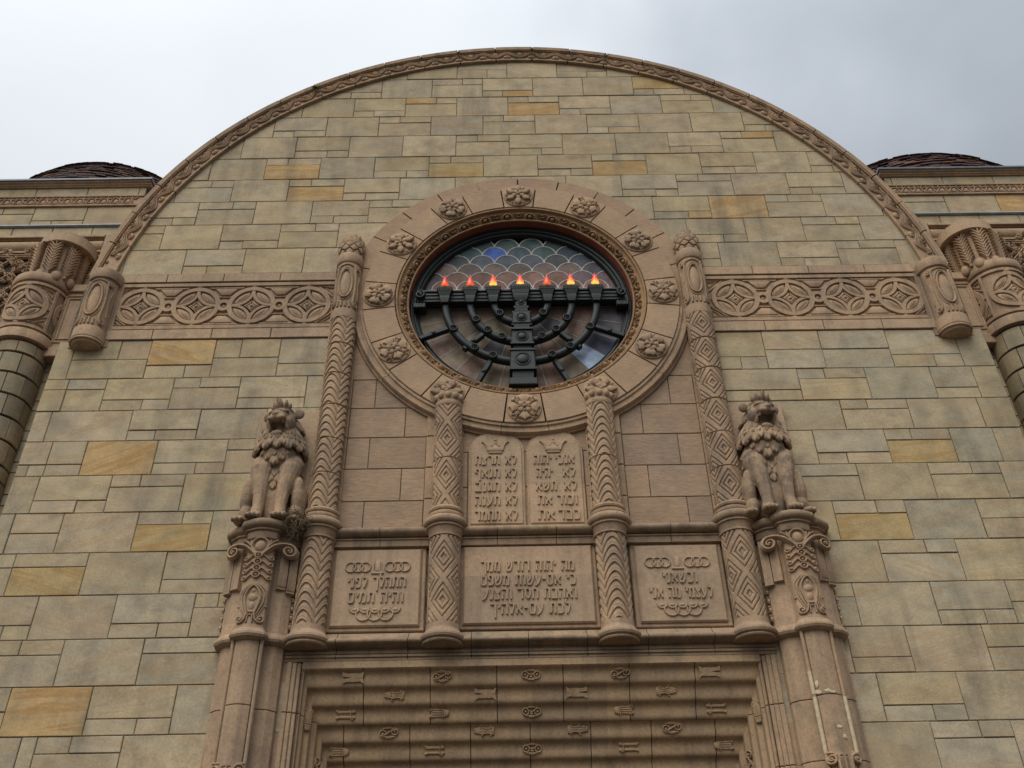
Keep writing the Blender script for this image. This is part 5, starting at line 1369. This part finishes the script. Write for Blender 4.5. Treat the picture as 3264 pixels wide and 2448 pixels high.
    for j in range(rowsN):
        p0 = pi/2*j/rowsN*.98; p1 = pi/2*(j+1.25)/rowsN*.98; rr0, rr1 = R*cos(p0), R*cos(min(p1, pi/2-.001)); n = max(8, int(2*pi*rr0/.19))
        for k in range(n):
            b0 = 2*pi*(k+(.5 if j % 2 else 0)+rd.uniform(-.04, .04))/n; b1 = b0+2*pi*.94/n; li = rd.uniform(.022, .05); zl = rd.uniform(-.012, .012)
            c = Vector((.05, .022, .018)).lerp(Vector((.115, .045, .028)), rd.random()**2.2)*rd.uniform(.55, 1.1)
            P = []
            for rr, ph, l in ((R, p0, li), (R, p1, .012)):
                for bb in (b0, b1): P.append((xc+(rr+l)*cos(ph)*sin(bb), yc-(rr+l)*cos(ph)*cos(bb), zc+(rr+l)*sin(ph)+zl))
            q = [(xc+(R-.02)*cos(p0)*sin(bb), yc-(R-.02)*cos(p0)*cos(bb), zc+(R-.02)*sin(p0)+zl) for bb in (b0, b1)]
            dm.add([P[0], P[1], P[3], P[2], q[0], q[1]], [(0, 1, 2, 3), (4, 5, 1, 0), (4, 0, 3), (1, 5, 2)], tuple(c))
    # low drum that carries the tiles
    dm.add([(xc+(R-.01)*sin(2*pi*k/48), yc-(R-.01)*cos(2*pi*k/48), z_) for z_ in (3.3, zc+.02) for k in range(48)], [(k, (k+1) % 48, 48+(k+1) % 48, 48+k) for k in range(48)], (.05, .03, .025))
    dm.build('tiled_dome', M_TILE, t, 0)
wing(-1, 'left side wing with a steep tiled dome, beyond the arch', (-8.164, 4.0, 3.970, 2.422))
wing(1, 'right side wing with a flatter tiled dome, beyond the arch', (7.881, 4.0, 3.057, 2.970))
def palm_column(sg, label):
    x = sg*7.42; y = .86; t = thing('palm_column', label, 'column', (x, y, GROUND), 'palm capital columns of the side wings'); r = .43
    ab = MB(); q = [(0, 1.845)]+[(.44*sin(pi/2*k/6), 1.66+.18*cos(pi/2*k/6)) for k in range(1, 7)]+[(.445, 1.60), (.40, 1.58), (.2, 1.57)]
    ab.lathe([(0, 1.90), (.3, 1.885), (.40, 1.86), (.43, 1.83), (.435, 1.64), (.425, 1.63), (.3, 1.62)], x+sg*-.19, y-.03, n=56); ab.build('round_abacus', M_TCP, t, 40)
    cp = MB(); xk = x-sg*.10; cp.lathe([(.385, 1.68), (.385, 1.6), (.375, 1.2), (.37, .95)], xk, y, n=56)
    for k in range(-3, 4):                                   # palm fronds
        a = k*radians(38)-sg*.2
        m = (lambda a: lambda u, v, h: (xk+(.376+.02*(v-1)/.65+h)*sin(a+u/.385), y-(.376+.02*(v-1)/.65+h)*cos(a+u/.385), v))(a)
        cp.bead(m, [(0, .98), (0, 1.15), (0, 1.4), (0, 1.64)], [.05, .05, .04, .03], [.04, .05, .06, .075])
        for j in range(9):
            z = 1.06+.060*j
            for s2 in (-1, 1): cp.bead(m, bez([(s2*.006, z-.02), (s2*.06, z+.10), (s2*.098, z+.085)], 6), [.040, .042, .040, .036, .03, .022, .012], .048+.003*j)
        m = cyl(xk, y, .38, 0, a+radians(19)); cp.dome(m, 0, .985, .075, .10, .045)
    cp.build('palm_capital', M_TC, t, 50)
    dr_ = MB(); dr_.lathe([(.34, .99), (.44, .985), (.45, .975), (.45, .83), (.44, .82), (r-.02, .815), (r-.02, -.12), (r+.01, -.125), (r+.02, -.14), (r+.02, -.29), (r, -.30), (.3, -.31)], x, y, n=64)
    m = cyl(x, y, r-.02, 0)
    for k in (-1, 0, 1):
        guilloche(dr_, m, k*.80, .35, False, True)
        dr_.bead(m, [(k*.8-.39, -.06), (k*.8-.39, .76)], .05, .03, False, 'flat')
    for zz in (-.06, .76): dr_.bead(m, [(u_*.1, zz) for u_ in range(-10, 11)], .06, .03, False, 'flat')
    dr_.build('guilloche_drum', M_TC, t, 45)
    st = MB(); z = -.32; k = 0; r2 = random.Random(31+sg); jm = MB()
    while z > GROUND:
        h = r2.choice((.36, .36, .22)); n = 7
        for i in range(n):
            a_ = -pi*.75+1.5*pi*(i+(.5 if k % 2 else 0)*.8)/n; b_ = a_+1.5*pi/n
            if a_ > pi*.75: continue
            col, ve = stone_colour('', r2); col = tuple(c_*.86 for c_ in col)
            rr = r-.035+r2.uniform(-.006, .006)
            vs = []
            for zz, dr in ((z-.012, -.02), (z-.02, 0), (z-h+.02, 0), (z-h+.012, -.02)):
                vs.append([(x+(rr+dr)*sin(a_+.016+(b_-a_-.032)*q/6), y-(rr+dr)*cos(a_+.016+(b_-a_-.032)*q/6), zz) for q in range(7)])
            o_ = len(st.v); st.grid(vs, flip=True, col=col); st.fv[-18:] = [ve]*18
            for q in (0, 6):
                e = [vs[j][q] for j in range(4)]; inn = [(x+(p_[0]-x)*.9, y+(p_[1]-y)*.9, p_[2]) for p_ in e]; st.grid([e, inn], col=col); st.fv[-3:] = [ve]*3
        z -= h; k += 1
    st.build('stone_shaft', M_STONE, t, 30); jm.lathe([(r-.06, -.3), (r-.06, GROUND)], x, y, n=40); jm.build('shaft_joints', M_JOINT, t, 40)
    # flat pilaster beside the drum
    pl = MB(); q0, q1 = (min(sg*6.4, sg*7.1), max(sg*6.4, sg*7.1))
    pl.prism([(q0, -.24), (q1, -.24), (q1, 1.0), (q0, 1.0)], .79, 1.0, .01); pl.prism([(q0, .86), (q1, .86), (q1, 1.01), (q0, 1.01)], .75, .99, .01)
    pl.bead(plane(0, 0, .79), [(sg*6.99, .78), (sg*6.6, .78), (sg*6.6, -.14), (sg*6.99, -.14)], .03, .02, True); pl.bead(plane(0, 0, .79), [(sg*6.94, .72), (sg*6.65, .72), (sg*6.65, -.08), (sg*6.94, -.08)], .025, .02, True)
    pl.prism([(q0, -.42), (q1, -.42), (q1, -.245), (q0, -.245)], .755, 1.0, .01)
    pl.build('panelled_pilaster', M_TC, t, 30)
palm_column(-1, 'engaged column with palm leaf capital, nearest the left edge')
palm_column(1, 'engaged column with palm leaf capital, nearest the right edge')
# ================================================================== GROUND
gd = MB(); gd.add([(-400, -400, GROUND), (400, -400, GROUND), (400, 400, GROUND), (-400, 400, GROUND)], [(0, 1, 2, 3)])
tag(gd.build('ground', M_PAVE, None, 0), 'grey pavement in front of the synagogue', None, None, 'structure')
